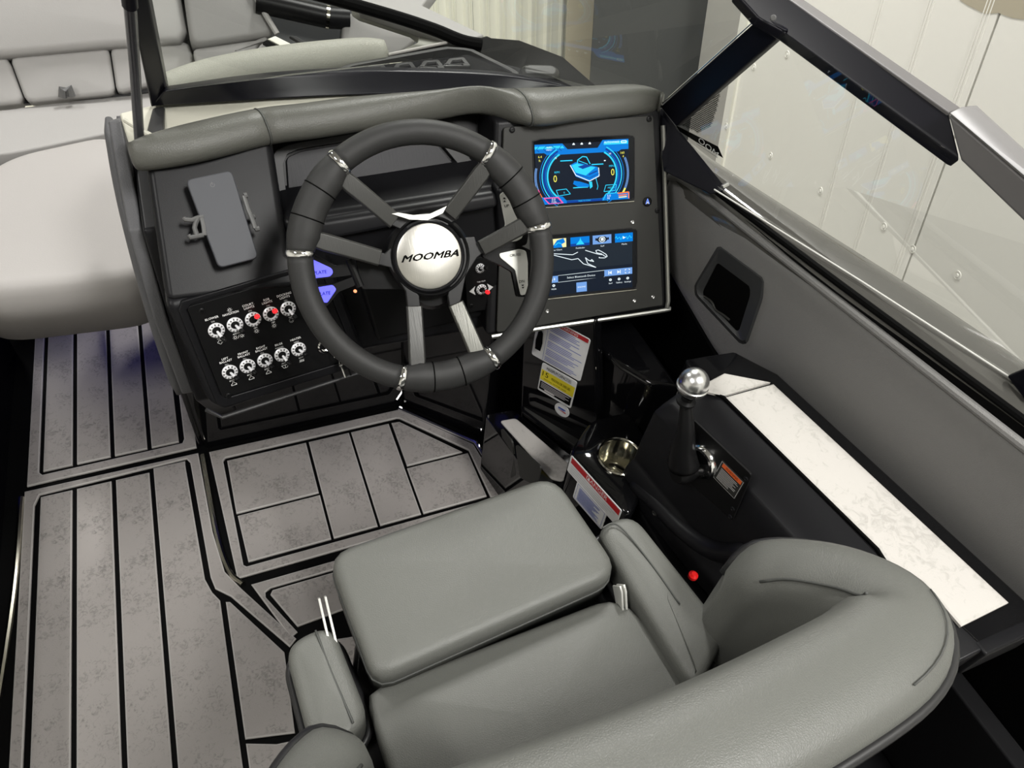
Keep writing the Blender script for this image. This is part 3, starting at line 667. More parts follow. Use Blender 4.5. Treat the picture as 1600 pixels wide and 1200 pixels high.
def upper(d):
    d.rect(.01, .02, .945, .93, 'e_bg')
    d.poly([(.01, .93), (.28, .93), (.33, .84), (.63, .84), (.68, .955), (.945, .955), (.945, .80), (.87, .80), (.84, .77), (.13, .765), (.10, .80), (.01, .80)], 'e_blue')
    d.poly([(.01, .90), (.28, .90), (.30, .86), (.01, .86)], 'e_cyan'); d.poly([(.70, .93), (.94, .93), (.94, .88), (.69, .88)], 'e_cyan')
    for x in (.05, .27): ln(d, [(x, .90), (x-.022, .86), (x, .82)], .008, 'e_deep')
    ln(d, [(.12, .9), (.18, .9), (.205, .86), (.18, .815), (.12, .815), (.095, .86)], .008, 'e_deep', True); tx(d, 'INFO', .15, .878, .035, 'e_white'); tx(d, 'MENU', .15, .842, .035, 'e_white')
    for x in (.39, .47, .55): d.poly([(x-.012, .90), (x+.012, .90), (x+.012, .915), (x, .935), (x-.012, .915)], 'e_white')
    tx(d, 'AUTOWAKE', .77, .915, .045, 'e_white'); ln(d, [(.87, .93), (.92, .93), (.92, .90), (.87, .90)], .012, 'e_white', True)
    for s, cx in ((-1, .46), (1, .48)):
        a0, a1 = (118, 242) if s < 0 else (-62, 62)
        for r, w, m in ((.47, .016, 'e_cyan'), (.44, .03, 'e_deep'), (.415, .012, 'e_blue'), (.385, .026, 'e_cyan'), (.505, .01, 'e_blue')):
            arc_(d, cx+s*.10, .43, r, a0, a1, w, m)
        for r in (.565, .585):
            arc_(d, cx+s*.10, .43, r, 165 if s < 0 else -38, 218 if s < 0 else 25, .012, 'e_pale')
    arc_(d, .36, .43, .575, 205, 222, .03, 'e_or', 6); arc_(d, .36, .43, .575, 198, 205, .03, 'e_pink', 4); arc_(d, .58, .43, .575, -34, -24, .03, 'e_yel', 6)
    tx(d, '6.4', .055, .745, .05, 'e_yel'); tx(d, 'ft', .05, .69, .05, 'e_yel'); tx(d, '160', .875, .745, .05, 'e_yel'); tx(d, '4', .885, .69, .05, 'e_yel')
    tx(d, '70', .205, .715, .038, 'e_white'); tx(d, '00', .75, .74, .038, 'e_white')
    tx(d, 'RPM', .215, .50, .045, 'e_cyan'); tx(d, '0', .195, .40, .15, 'e_yel', sx=.85); tx(d, 'MPH', .765, .55, .045, 'e_cyan'); tx(d, '0', .775, .45, .15, 'e_yel', sx=.85)
    for a in (((.25, .67), (.37, .67)), ((.56, .59), (.68, .59)), ((.37, .25), (.52, .25))): ln(d, a, .016, 'e_cyan')
    d.disc(.695, .64, .010, 'e_white', 8)
    # the little boat
    d.poly([(.345, .60), (.40, .64), (.62, .55), (.635, .40), (.535, .33), (.40, .42)], 'e_blue')
    d.poly([(.36, .595), (.41, .62), (.60, .545), (.50, .43), (.40, .48)], 'e_cyan'); d.poly([(.42, .57), (.50, .60), (.56, .57), (.47, .53)], 'e_deep')
    d.poly([(.38, .36), (.44, .34), (.53, .29), (.53, .25), (.42, .26), (.37, .31)], 'e_blue')
    ln(d, [(.345, .60), (.40, .44), (.535, .34), (.635, .41), (.63, .54)], .013, 'e_white'); ln(d, [(.40, .47), (.535, .385), (.635, .45)], .009, 'e_deep'); ln(d, [(.53, .44), (.615, .49)], .02, 'e_deep')
    ln(d, [(.415, .58), (.42, .67), (.47, .72), (.51, .71), (.545, .60)], .015, 'e_cyan'); ln(d, [(.43, .66), (.52, .60)], .01, 'e_cyan')
    d.poly([(.53, .33), (.56, .33), (.565, .25), (.54, .22)], 'e_cyan'); ln(d, [(.60, .38), (.62, .25), (.61, .20)], .010, 'e_cyan')
    for x in (.20, .68): ln(d, [(x, .23), (x+.10, .24), (x+.14, .16), (x+.02, .14)] if x < .5 else [(x+.02, .26), (x+.13, .26), (x+.12, .17), (x, .16)], .010, 'e_cyan', True)
    tx(d, '0.', .28, .185, .04, 'e_cyan'); tx(d, 'MEDIA', .755, .215, .04, 'e_cyan')
    d.poly([(.01, .135), (.01, .02), (.945, .02), (.945, .135), (.70, .12), (.66, .06), (.30, .06), (.26, .13)], 'e_blue')
    d.poly([(.07, .125), (.22, .125), (.27, .025), (.12, .025)], 'e_pink'); d.poly([(.085, .11), (.21, .11), (.25, .035), (.13, .035)], 'e_deep'); tx(d, '0.0', .17, .09, .05, 'e_white'); tx(d, 'FUEL', .175, .05, .04, 'e_white')
    d.poly([(.30, .055), (.66, .055), (.66, .02), (.30, .02)], 'e_deep'); tx(d, 'PRESS TO START', .48, .04, .028, 'e_cyan')
    tx(d, '5.0', .73, .09, .05, 'e_white'); tx(d, 'MI', .725, .05, .04, 'e_white'); tx(d, '12', .03, .09, .045, 'e_cyan')
    ln(d, [(.67, .03), (.70, .125), (.82, .13)], .012, 'e_cyan')
    ln(d, [(.82, .12), (.935, .13), (.935, .03)], .02, 'e_or'); ln(d, [(.83, .085), (.915, .09)], .018, 'e_or'); ln(d, [(.83, .055), (.915, .06)], .018, 'e_cream')
def lower(d):
    d.rect(.02, .02, .96, .955, 'e_bg'); d.rect(.02, .42, .96, .80, 'e_grey')
    xs = [(-.0, .10), (.145, .325), (.365, .545), (.575, .755), (.79, .965)]
    for i, (a, c_) in enumerate(xs):
        a = max(a, .02); d.rect(a, .80, c_, .945, ['e_pale', 'e_cream', 'e_blue', 'e_pale', 'e_blue'][i])
    d.poly([(.16, .81), (.20, .83), (.24, .92), (.30, .945), (.315, .88), (.28, .85), (.29, .80), (.18, .80)], 'e_blue'); ln(d, [(.22, .84), (.25, .88), (.28, .86)], .012, 'e_cyan')
    d.rect(.365, .80, .545, .84, 'e_deep'); d.poly([(.415, .82), (.495, .82), (.465, .89), (.457, .935), (.45, .89)], 'e_cyan')
    d.disc(.665, .873, .052, 'e_bg', 14); arc_(d, .665, .873, .045, 0, 360, .010, 'e_white'); d.poly([(.652, .90), (.652, .85), (.68, .85), (.68, .90)], 'e_white')
    d.rect(.60, .86, .615, .90, 'e_bg'); d.rect(.715, .86, .73, .90, 'e_bg')
    ln(d, [(.79+.011*k, .873+.035*math.sin(k*2.1)*(1 if k % 2 else .5)) for k in range(16)], .008, 'e_cyan'); d.poly([(.865, .895), (.865, .85), (.895, .873)], 'e_white')
    for t, x in (('Chart', .06), ('Nav Chart', .235), ('Fishfinder', .455), ('Surf', .665), ('Media', .878)): tx(d, t, x, .765, .036, 'e_white')
    E = [[(.16, .72), (.38, .665), (.43, .70)], [(.18, .70), (.37, .585), (.43, .595), (.48, .50), (.60, .42), (.52, .50), (.50, .60)], [(.50, .60), (.53, .55), (.58, .52), (.56, .56), (.545, .53)],
         [(.50, .72), (.61, .645), (.64, .63), (.67, .62), (.68, .60), (.70, .585)], [(.60, .70), (.61, .66), (.66, .635)], [(.60, .70), (.625, .705), (.66, .67), (.70, .62), (.71, .585), (.685, .565), (.63, .575), (.635, .59)]]
    for e in E: ln(d, e, .011, 'e_white')
    d.rect(.02, .235, .235, .345, 'e_pale'); d.rect(.68, .255, .955, .365, 'e_pale'); ln(d, [(.235, .345), (.68, .36)], .006, 'e_white'); ln(d, [(.235, .235), (.68, .25)], .005, 'e_white'); d.rect(.24, .245, .675, .345, 'e_bg')
    tx(d, 'Select Bluetooth Device', .455, .295, .045, 'e_white')
    for x in (.09, .175):
        d.poly([(x-.025, .28), (x-.01, .28), (x+.008, .26), (x+.008, .325), (x-.01, .305), (x-.025, .305)], 'e_white'); ln(d, [(x+.018, .293), (x+.034, .293)], .01, 'e_white')
    ln(d, [(.176+.026-.002, .27), (.176+.026-.002, .318)], .008, 'e_white')
    for x, s in ((.735, -1), (.82, 1)): d.poly([(x-.015*s, .28), (x-.015*s, .34), (x+.01*s, .31)], 'e_white'); ln(d, [(x+.014*s, .28), (x+.014*s, .34)], .012, 'e_white')
    for sx_ in (-1, 1):
        for sy in (-1, 1): ln(d, [(.905+sx_*.022, .31+sy*.012), (.905+sx_*.022, .31+sy*.03), (.905+sx_*.010, .31+sy*.03)], .009, 'e_white')
    d.rect(.405, .04, .505, .20, 'e_pale'); tx(d, 'ENGINE', .455, .12, .035, 'e_white')
    for x, t in ((.10, 'Mark'), (.19, 'MOB'), (.735, 'Surf'), (.82, 'Gallery'), (.905, 'Settings')): d.disc(x, .19, .0, 'e_white', 3); arc_(d, x, .19, .016, 0, 360, .014, 'e_white', 8); tx(d, t, x, .13, .035, 'e_white')
screen('touchscreen', 'upper touchscreen showing a blue boat dashboard between two gauges', [(833, 219), (990, 208), (848, 322)], upper)
screen('touchscreen', 'lower touchscreen with media icons and a white kangaroo-like line drawing', [(829, 371), (994, 357), (842, 466)], lower)

# ---------------- switch panels
def toggle(panel, c, H, V, N, lev, red, part='toggle_switch', r=.0122):
    b = MB(); b.lathe(c, N, [(r, 0), (r, .0016), (r*.86, .0034), (r*.60, .0040), (r*.52, .0022), (r*.50, .0005)], 24, cap=False)
    for k in range(12):
        a = k*PI/6; q = c+(H*math.cos(a)+V*math.sin(a))*r*.80+N*.0030; e = H*math.cos(a)+V*math.sin(a); s_ = np.cross(N, e)
        b.box(q-e*.0014-s_*.0009, e*.0028, s_*.0018, N*.0011, 1)
    t = b.build(part, ['bezelchrome', 'claw'], panel, smooth='auto')
    dirv = nrm(N+V*lev*.75+H*.28)
    b = MB(); b.lathe(c, N, [(r*.52, 0), (r*.52, .002), (r*.3, .003), (0, .003)], 16); b.build('collar', 'plate', t, smooth='auto')
    b = MB(); b.tube([c, c+dirv*.012, c+dirv*.016], [.0017, .0024, .0026], 10); b.build('lever', 'plate' if red else 'bezelchrome', t, smooth='auto')
    b = MB(); b.lathe(c+dirv*.0145, dirv, [(.0029, 0), (.0038, .002), (.0038, .006), (.0026, .008), (0, .0082)], 12); o = b.build('lever_cap', 'redled' if red else 'plate', t, smooth='auto')
    if red: o['label'] = 'lit red lever tip'
sp = thing('switch_panel', 'large black switch panel with two rows of chrome toggles', 'switch panel', pw_(347, 620))
Q = [pw_(*q, .0075) for q in [(292, 480), (498, 420), (555, 558), (348, 622)]]
b = MB(); b.prism(rnd(Q, .006, 4), PN, .003); b.build('plate', 'plate', sp, bevel=.0008)
t0, t1, t2 = pw_(338, 516, .0075), pw_(450, 482, .0075), pw_(359, 581, .0075); du = (t1-t0)/4; dv = t2-t0; HH = nrm(du); VV = -nrm(dv-HH*dv.dot(HH))
d = Draw(t0, HH, VV, lift=.0002, step=.00003)
names = [('BLOWER', 'ON', 'OFF', 'fan', 0, -1), ('NAVIGATION', '', 'ANCHOR', 'sun2', 0, 0), ('COURT.|LIGHTS', 'ON', 'OFF', 'sun', 1, .8), ('RGB|LIGHTS', 'ON', 'OFF', 'sun', 1, .8), ('DOCKING|LIGHTS', 'ON', 'OFF', 'ring', 0, -1), ('TOWER|LIGHTS', 'ON', 'OFF', '', 0, -1)]
n2 = [('LEFT|BALLAST', 'FILL', 'EMPTY', 'tank'), ('FRONT|BALLAST', 'FILL', 'EMPTY', 'tank'), ('RIGHT|BALLAST', 'FILL', 'EMPTY', 'tank'), ('BILGE', 'MANUAL', 'AUTO', 'bilge'), ('HEATER', 'HIGH', 'LOW', 'heat')]
U = .0295/.0295
def icon(k, x, y):
    if k == 'sun' or k == 'sun2':
        d.arc(x, y, .0018, 0, 360, .0005, 'white', 10)
        for a in range(8): a *= PI/4; d.line([(x+.0027*math.cos(a), y+.0027*math.sin(a)), (x+.0038*math.cos(a), y+.0038*math.sin(a))], .0004, 'white')
    if k == 'fan':
        for a in range(4): d.arc(x+.0018*math.cos(a*PI/2), y+.0018*math.sin(a*PI/2), .0017, a*90-60, a*90+110, .0009, 'white', 6)
    if k == 'ring': d.arc(x, y, .0036, 20, 340, .0004, 'dimwhite', 12); d.arc(x, y, .0020, 180, 360, .0004, 'dimwhite', 8)
    if k == 'tank': d.line([(x-.0042, y-.003), (x+.0042, y-.003), (x+.0038, y-.001), (x+.001, y+.001), (x+.001, y+.0035), (x-.001, y+.0035), (x-.001, y+.001), (x-.0038, y-.001)], .0006, 'white', close=True)
    if k == 'bilge': d.line([(x-.006, y+.002), (x+.006, y+.002)], .0007, 'white'); d.line([(x-.005, y+.001), (x-.003, y-.003), (x+.003, y-.003), (x+.005, y+.001)], .0006, 'white'); d.line([(x, y+.001), (x, y-.003)], .0007, 'white')
    if k == 'heat':
        for e in (-.003, -.001, .001, .003): d.line([(x+e-.0008, y-.002), (x+e+.0006, y-.0006), (x+e-.0006, y+.0006), (x+e+.0008, y+.002)], .0005, 'white')
ly = dv.dot(VV); lx = dv.dot(HH)
for j, row in enumerate((names, n2)):
    for i, rr in enumerate(row):
        x, y = np.linalg.norm(du)*i+lx*j, ly*j; c = t0+HH*x+VV*y; yy = y+.0165
        if rr[1]: d.text(rr[1], x-.001, yy-.0015, .0034, 'dimwhite'); yy += .001
        ls = rr[0].split('|')
        for q, s_ in enumerate(reversed(ls)): d.text(s_, x-.001, yy+.0032+q*.0048, .0050, 'white', sx=1.0 if len(s_) < 9 else .8)
        if rr[0] == 'NAVIGATION': icon('sun', x-.001, yy+.009)
        d.text(rr[2], x, y-.0148, .0034, 'white')
        if rr[3] == 'sun2': icon('sun', x-.005, y-.0205); icon('sun', x+.005, y-.0205); d.line([(x-.001, y-.023), (x+.001, y-.018)], .0005, 'white')
        elif rr[3]: icon(rr[3], x, y-.0205)
        if j == 0: toggle(sp, c, HH, VV, PN, rr[5] if rr[3] != 'sun2' else -.5, rr[4])
        else: toggle(sp, c, HH, VV, PN, [-.5, -.5, -.5, -1, -.3][i], 0)
d.build('lettering', sp)
for u, v in [(315, 486), (357, 618)]:
    c = pw_(u, v, .0075); b = MB(); b.lathe(c, PN, [(.0048, 0), (.0048, .0012), (.003, .0022), (.0022, .0022), (.0018, .0008), (0, .0008)], 14); b.build('screw', 'plate', sp, smooth='auto')
# ignition lock and keys
ik = pw_(508, 540, .0075)
t = thing('ignition_key', 'ignition key on a wire ring hanging from the chrome lock', 'key', ik)
b = MB(); b.lathe(ik, PN, [(.0135, 0), (.0135, .003), (.0115, .005), (.009, .005), (.009, .001), (0, .001)], 26); b.build('lock_bezel', 'chrome', t, smooth='auto')
b = MB(); b.bar(ik+HH*.004+PN*.004, ik+HH*.012+PN*.018-VV*.004, .009, .003, VV); b.build('key_head', 'plate', t, bevel=.0008)
rc = ik+HH*.014+PN*.018-VV*.014; b = MB(); b.tube([rc+(HH*math.cos(a)+VV*math.sin(a))*.0085 for a in np.linspace(0, 2*PI, 20, endpoint=False)], .0009, 6, loop=True); b.build('key_ring', 'chrome', t, smooth='auto')
k0 = rc-VV*.009+HH*.004
for e in (-.002, .003):
    b = MB(); b.bar(k0+HH*e, k0+HH*e*2-VV*.014, .007, .002, PN, w2=.007); b.bar(k0+HH*e*2-VV*.013, k0+HH*(e*2+.003)-VV*.038, .0035, .0015, PN); b.build('key_blade', 'chrome' if e < 0 else 'plate', t, bevel=.0004)

# small switch panel right of the column
sn = thing('switch_panel', 'small black panel with one lit red toggle between two arrows', 'switch panel', cw(752, 480, .02))
Q = [cw(*q, .022) for q in [(725, 405), (775, 400), (780, 480), (731, 489)]]; b = MB(); b.prism(rnd(Q, .004, 3), CN, .004); b.build('plate', 'plate', sn, bevel=.0008)
CHh = nrm((cw(780, 480)-cw(731, 489))*[1, 1, 0]); CVv = np.cross(CN, CHh)
c = cw(752, 452, .022); toggle(sn, c, CHh, CVv, CN, .1, 1, r=.010)
c3 = cw(750, 419, .022); toggle(sn, c3, CHh, CVv, CN, .5, 0, r=.009)
d = Draw(c, CHh, CVv, lift=.0002, step=.00003)
for s_ in (-1, 1): d.poly([(s_*.0115, .009), (s_*.0235, 0), (s_*.0115, -.009), (s_*.0145, 0)], 'dimwhite')
d.text('TAB TRIM', 0, .0155, .0038, 'dimwhite'); d.build('lettering', sn)
for u, v in [(736, 478), (771, 471)]:
    q = cw(u, v, .022); b = MB(); b.lathe(q, CN, [(.0045, 0), (.0045, .0012), (.003, .0022), (.002, .0022), (.0018, .0008), (0, .0008)], 14); b.build('screw', 'plate', sn, smooth='auto')

# ---------------- phone charger
PHN = LN; po = .028
t = thing('phone_holder', 'grey slab phone charger in a clamp mount on the dash', 'phone holder', lw(350, 350))
def hw_(u, v, o): return WP(u, v, L0+PHN*o, PHN)
Q = [hw_(*q, po) for q in [(290, 281), (362, 266), (404, 403), (342, 419)]]
b = MB(); b.prism(rnd(Q, .009, 5), PHN, .008); b.build('charging_slab', 'phone', t, bevel=.0018, seg=3)
d = Draw(hw_(332, 289, po), LH, LV, lift=.0003); d.arc(0, 0, .0028, 60, 390, .0007, 'claw', 12); d.line([(0, 0), (0, .004)], .0007, 'claw'); d.build('logo', t)
b = MB(); b.prism(rnd([hw_(*q, po-.009) for q in [(300, 300), (352, 290), (384, 392), (340, 402)]], .006, 3), PHN, .012); b.lathe(hw_(345, 350, 0), PHN, [(.018, 0), (.014, .008), (.011, .018)], 18); b.build('mount', 'plastic', t, bevel=.001)
b = MB()
for q in [[(318, 339), (310, 340), (300, 344), (289, 343), (287, 340)], [(318, 367), (308, 369), (298, 371), (295, 367)], [(310, 340), (306, 348), (304, 356), (308, 368)], [(315, 340), (318, 352), (320, 368)]]:
    b.tube([hw_(u, v, po-.002) for u, v in q], .0035, 8)
b.build('side_clamp', 'claw', t, smooth='auto')
b = MB(); b.tube([hw_(u, v, po+.001) for u, v in [(381, 306), (387, 325), (395, 345), (399, 357)]], .0035, 8); b.tube([hw_(u, v, po+.001) for u, v in [(381, 306), (386, 305)]], .0042, 8); b.tube([hw_(u, v, po) for u, v in [(398, 358), (405, 357)]], .004, 8); b.tube([hw_(u, v, po-.008) for u, v in [(392, 340), (398, 338)]], .004, 8)
b.build('side_clamp', 'claw', t, smooth='auto')
# ================================================================== STEERING WHEEL
SC = np.array([.248, .769, .834]); SNN = Nrm(-6, 37); SX = nrm([.9945, -.1045, 0]); SY = np.cross(SNN, SX)
def sp_(a, r, o=0): a = math.radians(a); return SC+(SX*math.cos(a)+SY*math.sin(a))*r+SNN*o
def sq(u, v, o=0): return WP(u, v, SC+SNN*o, SNN)
HC = sq(669.5, 400.5, -.022)
wh = thing('steering_wheel', 'black six-spoke steering wheel with chrome bands and a round metal badge', 'steering wheel', HC-SNN*.03)
bands = [-108.6, -61.8, 10.6, 53.9, 127.5, 172.7]
def rim(a0, a1, fat, n):
    R = []
    for i in range(n+1):
        a = a0+(a1-a0)*i/n; f = 1.0
        if fat:
            t = i/n; f = min(1, 6*min(t, 1-t)); f = .25+.75*f
        ri = .0005 if not fat else .0055*f
        c = sp_(a, .1705-ri*.6); e = nrm(sp_(a, 1)-SC); R.append([c+e*math.cos(k*PI/9)*(.0165+ri)+SNN*math.sin(k*PI/9)*(.0150+ri*.35) for k in range(18)])
    return R
for a0, a1, fat in [(-108.6, -61.8, 1), (-61.8, 10.6, 0), (10.6, 53.9, 1), (53.9, 127.5, 0), (127.5, 172.7, 1), (172.7, 251.4, 0)]:
    b = MB(); b.loft(rim(a0+.9, a1-.9, fat, 24)); o = b.build('grip' if fat else 'rim', 'rubber', wh, smooth=True)
    if fat:
        for f in (.33, .64):
            a = a0+(a1-a0)*f; R = rim(a-.01, a+.01, 0, 1)[0]; c = sum(R)/len(R); e = nrm(sp_(a, 1)-SC)
            b = MB(); cc_ = sp_(a, .1705-.0055*.6); b.tube([cc_+e*math.cos(k*PI/12)*.0221+SNN*math.sin(k*PI/12)*.0171 for k in range(24)], .0009, 6, loop=True); b.build('grip_seam', 'black', wh, smooth=True)
for a in bands:
    b = MB(); R = []
    for i in range(5): 
        f = [.99, 1.04, 1.05, 1.04, .99][i]; c = sp_(a-1.3+i*.65, .1700); e = nrm(sp_(a-1.3+i*.65, 1)-SC)
        R.append([c+e*math.cos(k*PI/12)*.0185*f+SNN*math.sin(k*PI/12)*.0168*f for k in range(24)])
    b.loft(R); b.build('chrome_band', 'chrome', wh, smooth='auto', ang=50)
# spokes: outer bars then hub brackets
SPK = [((543, 284), (617, 346), 'spokedark'), ((503, 377), (594, 403), 'spokedark'), ((754, 268), (702, 336), 'spokedark'), ((822, 350), (752, 388), 'spokedark'), ((652, 566), (647, 478), 'spokedark'), ((746, 552), (712, 474), 'spoke')]  # last spoke takes the lighter metal that paints the glare on it
for (u0, v0), (u1, v1), m in SPK:
    A_, B2 = sq(u0, v0, 0), sq(u1, v1, -.014); b = MB(); M_ = A_*.55+B2*.45+SNN*.002
    d_ = nrm(B2-A_); sd = nrm(np.cross(d_, SNN)); R = []
    for p, w_ in ((A_-d_*.006, .0115), (A_+d_*.004, .0125), (M_, .0120), (B2, .0118)):
        R.append([p-sd*w_+SNN*.001, p-sd*w_*.8+SNN*.004, p+sd*w_*.8+SNN*.004, p+sd*w_+SNN*.001, p+sd*w_*.9-SNN*.005, p-sd*w_*.9-SNN*.005])
    b.loft(R); b.build('spoke', 'spoke2' if m == 'spokedark' else m, wh, bevel=.0008)
def arm(pts, nm='hub_bracket', m='spokedark', lift=-.019, t=.012):
    b = MB(); b.prism([sq(u, v, lift) for u, v in pts], SNN, t); return b.build(nm, m, wh, bevel=.0015)
arm([(606, 340), (616, 332), (640, 336), (672, 337), (696, 328), (708, 322), (718, 340), (700, 352), (712, 372), (640, 372), (626, 358), (612, 352)])
arm([(583, 392), (602, 396), (626, 372), (636, 440), (655, 462), (657, 484), (638, 486), (634, 455), (610, 418), (585, 412)])
arm([(744, 378), (762, 390), (746, 402), (728, 430), (720, 470), (704, 484), (700, 462), (704, 440), (712, 372), (742, 370)])
b = MB(); b.lathe(sq(670, 400, -.035), SNN, [(.060, 0), (.060, .012), (.0555, .018), (.052, .016), (.05, .012), (0, .012)], 48); b.build('hub', 'plate', wh, smooth='auto')
b = MB(); b.lathe(HC-SNN*.004, SNN, [(.0515, 0), (.0515, .010), (.049, .0125), (.0468, .0115), (.0465, .009), (0, .009)], 56); b.build('badge_ring', 'plastic', wh, smooth='auto')
b = MB(); b.lathe(HC+SNN*.004, SNN, [(.0462, 0), (.0462, .0035), (.0450, .0042), (.020, .0050), (0, .0052)], 56); b.build('badge', 'badge', wh, smooth='auto')
tl = sq(633, 406, -.01); tr = sq(711, 397, -.01); TH_ = nrm(tr-tl); TV_ = np.cross(SNN, TH_)
d = Draw(HC+SNN*.0095, TH_, TV_, lift=0, step=.00002); v_, f_ = text_geo('MOOMBA', .0132, .4, 'CENTER', 1.42)
vv = [d.P(a+.0006*math.sin(0), b_) for a, b_ in v_]; d.mb.add(vv, f_, d.mi('black')); [d.text('MOOMBA', e, f, .0132, 'black', shear=.4, sx=1.42) for e, f in ((.0006, .0003), (-.0006, -.0002), (.0003, -.0004))]
o = d.build('lettering', wh); o['label'] = 'black slanted maker lettering'
# bright crescent above the badge, and the column shroud behind
b = MB(); P = [sq(u, v, -.006) for u, v in [(612, 334), (640, 343), (668, 344), (692, 333), (698, 322), (672, 334), (645, 336), (622, 332)]]; b.prism(P, SNN, .004); b.build('bright_crescent', 'silver', wh)
col = thing('steering_column', 'black steering column shroud behind the wheel hub', 'steering column', HC-SNN*.13)
b = MB(); b.lathe(HC-SNN*.125, SNN, [(.052, 0), (.048, .03), (.046, .07), (.040, .095), (.0, .095)], 36); b.build('shroud', 'plastic', col, smooth='auto')
b = MB(); b.lathe(sq(670, 445, -.075), SNN, [(.034, 0), (.036, .02), (.03, .035), (0, .035)], 24); b.build('bellows', 'plate', col, smooth='auto')
# paddle switches
def flat(px, o, t, nm, m, par, r=.003, N=None, bev=.0012):
    b = MB(); b.prism(rnd([sq(u, v, o) for u, v in px], r, 3), SNN, t); return b.build(nm, m, par, bevel=bev)
t = thing('paddle_switch', 'pair of silver speed paddles behind the wheel, right side', 'paddle switch', sq(800, 400, -.06))
flat([(783, 300), (791, 296), (812, 340), (826, 366), (823, 382), (806, 388), (778, 388), (797, 362), (786, 326)], -.043, .010, 'upper_housing', 'plate', t)
flat([(781, 304), (789, 298), (804, 333), (818, 362), (816, 372), (807, 377), (783, 379), (790, 350), (786, 330)], -.041, .004, 'upper_paddle', 'silver', t, bev=.001)
flat([(752, 390), (815, 384), (832, 392), (834, 420), (828, 464), (808, 464), (800, 425), (784, 416), (754, 402)], -.043, .010, 'lower_housing', 'plate', t)
flat([(780, 396), (812, 389), (822, 392), (825, 410), (825, 459), (814, 462), (805, 422), (792, 411), (781, 402)], -.041, .004, 'lower_paddle', 'silver', t, bev=.001)
tt = thing
d = Draw(sq(801, 399, -.0405), TH_, TV_, lift=.0002); d.text('CRUISE', .004, .000, .0055, 'black', shear=.1); q = sq(815, 440, -.0405)-d.O; x_, y_ = q.dot(TH_), q.dot(TV_)
d.text('DN', x_, y_, .0060, 'black', shear=.1)
for e in (.006, .0095): d.poly([(x_+.001, y_-e-.0012), (x_+.0034, y_-e+.0012), (x_-.0014, y_-e+.0012)], 'black')
q = sq(791, 322, -.0405)-d.O; x_, y_ = q.dot(TH_), q.dot(TV_); d.text('UP', x_, y_, .0060, 'black', shear=.1)
for e in (.006, .0105): d.poly([(x_-.002, y_+e+.0024), (x_+.0004, y_+e), (x_-.0044, y_+e)], 'black')
d.build('lettering', t)
t = thing('paddle_switch', 'pair of blue backlit plate paddles behind the wheel, left side', 'paddle switch', sq(520, 440, -.06))
for k, (hp, pp) in enumerate([([(480, 392), (500, 402), (524, 415), (545, 412), (550, 430), (522, 434), (482, 438)], [(478, 400), (492, 407), (518, 419), (521, 426), (516, 432), (482, 436)]),
                              ([(484, 446), (520, 444), (552, 432), (556, 446), (530, 456), (512, 478), (500, 482)], [(490, 450), (520, 445), (526, 452), (511, 474), (500, 470)])]):
    flat(hp, -.034, .009, 'paddle_housing', 'plate', t); flat(pp, -.032, .004, 'lit_paddle', 'bluepaddle', t, bev=.0008)
b = MB(); b.tube([sq(545, 405, -.036), sq(563, 448, -.036)], .006, 10); b.build('hinge_barrel', 'plate', t, smooth='auto')
b = MB(); b.lathe(sq(555, 455, -.036), SNN, [(.0024, -.004), (.0024, .002), (.001, .003), (0, .003)], 10); b.build('indicator', 'amber', t, smooth='auto')
flat([(556, 404), (640, 420), (640, 452), (566, 452)], -.045, .02, 'stalk', 'plate', t)
d = Draw(sq(507, 425, -.0315), TH_, TV_, lift=.0002); d.text('PLATE', -.006, 0, .0065, 'black', shear=.1)
q = sq(513, 458, -.0315)-d.O; d.text('PLATE', q.dot(TH_)-.006, q.dot(TV_), .0065, 'black', shear=.1); d.build('lettering', t)

# ================================================================== DRIVER SEAT
st = thing('driver_seat', 'grey vinyl driver bucket seat with flip-up front bolster', 'seat', (.24, .25, 0))
bz = .590
Q = [W(u, v, 'z', bz) for u, v in [(509, 862), (866, 736), (975, 893), (584, 1066)]]
def crease(P, N, dz, r=.0016, off=-.001): return [p-nrm(N)*dz for p in inset(P, N, off)]
b = MB(); bn = nrm([-.02, -.05, 1]); P = pillow(b, Q, bn, .085, .018, .007, [.034, .04, .04, .026], n=80); b.build('front_bolster', 'vinyl', st, smooth=True)
b = MB(); b.tube([p-bn*.030 for p in inset(P, bn, -.0005)], .0016, 6, loop=True); b.build('bolster_seam', 'seam', st, smooth=True)
cz_ = .545
Q = [W(u, v, 'z', cz_) for u, v in [(572, 1092), (965, 915), (1060, 1045), (1040, 1200), (640, 1330)]]
Q = [np.array([.036, .33, cz_]), W(968, 925, 'z', cz_), np.array([.448, .20, cz_]), np.array([.43, .10, cz_]), np.array([.05, .10, cz_])]
b = MB(); pillow(b, Q, nrm([0, .06, 1]), .10, .020, .012, [.02, .04, .05, .05, .05], n=72); b.build('seat_cushion', 'vinyl', st, smooth=True)
b = MB(); b.prism([(.045, .42, .50), (.41, .43, .50), (.45, .1, .50), (0, .1, .50), (0, .3, .50)], UZ, .05); b.build('seat_pan', 'plate', st, bevel=.01)
b = MB(); b.lathe((.22, .30, 0), UZ, [(.17, 0), (.16, .02), (.05, .03), (.05, .46), (0, .46)], 32); b.build('pedestal', 'plate', st, smooth='auto')
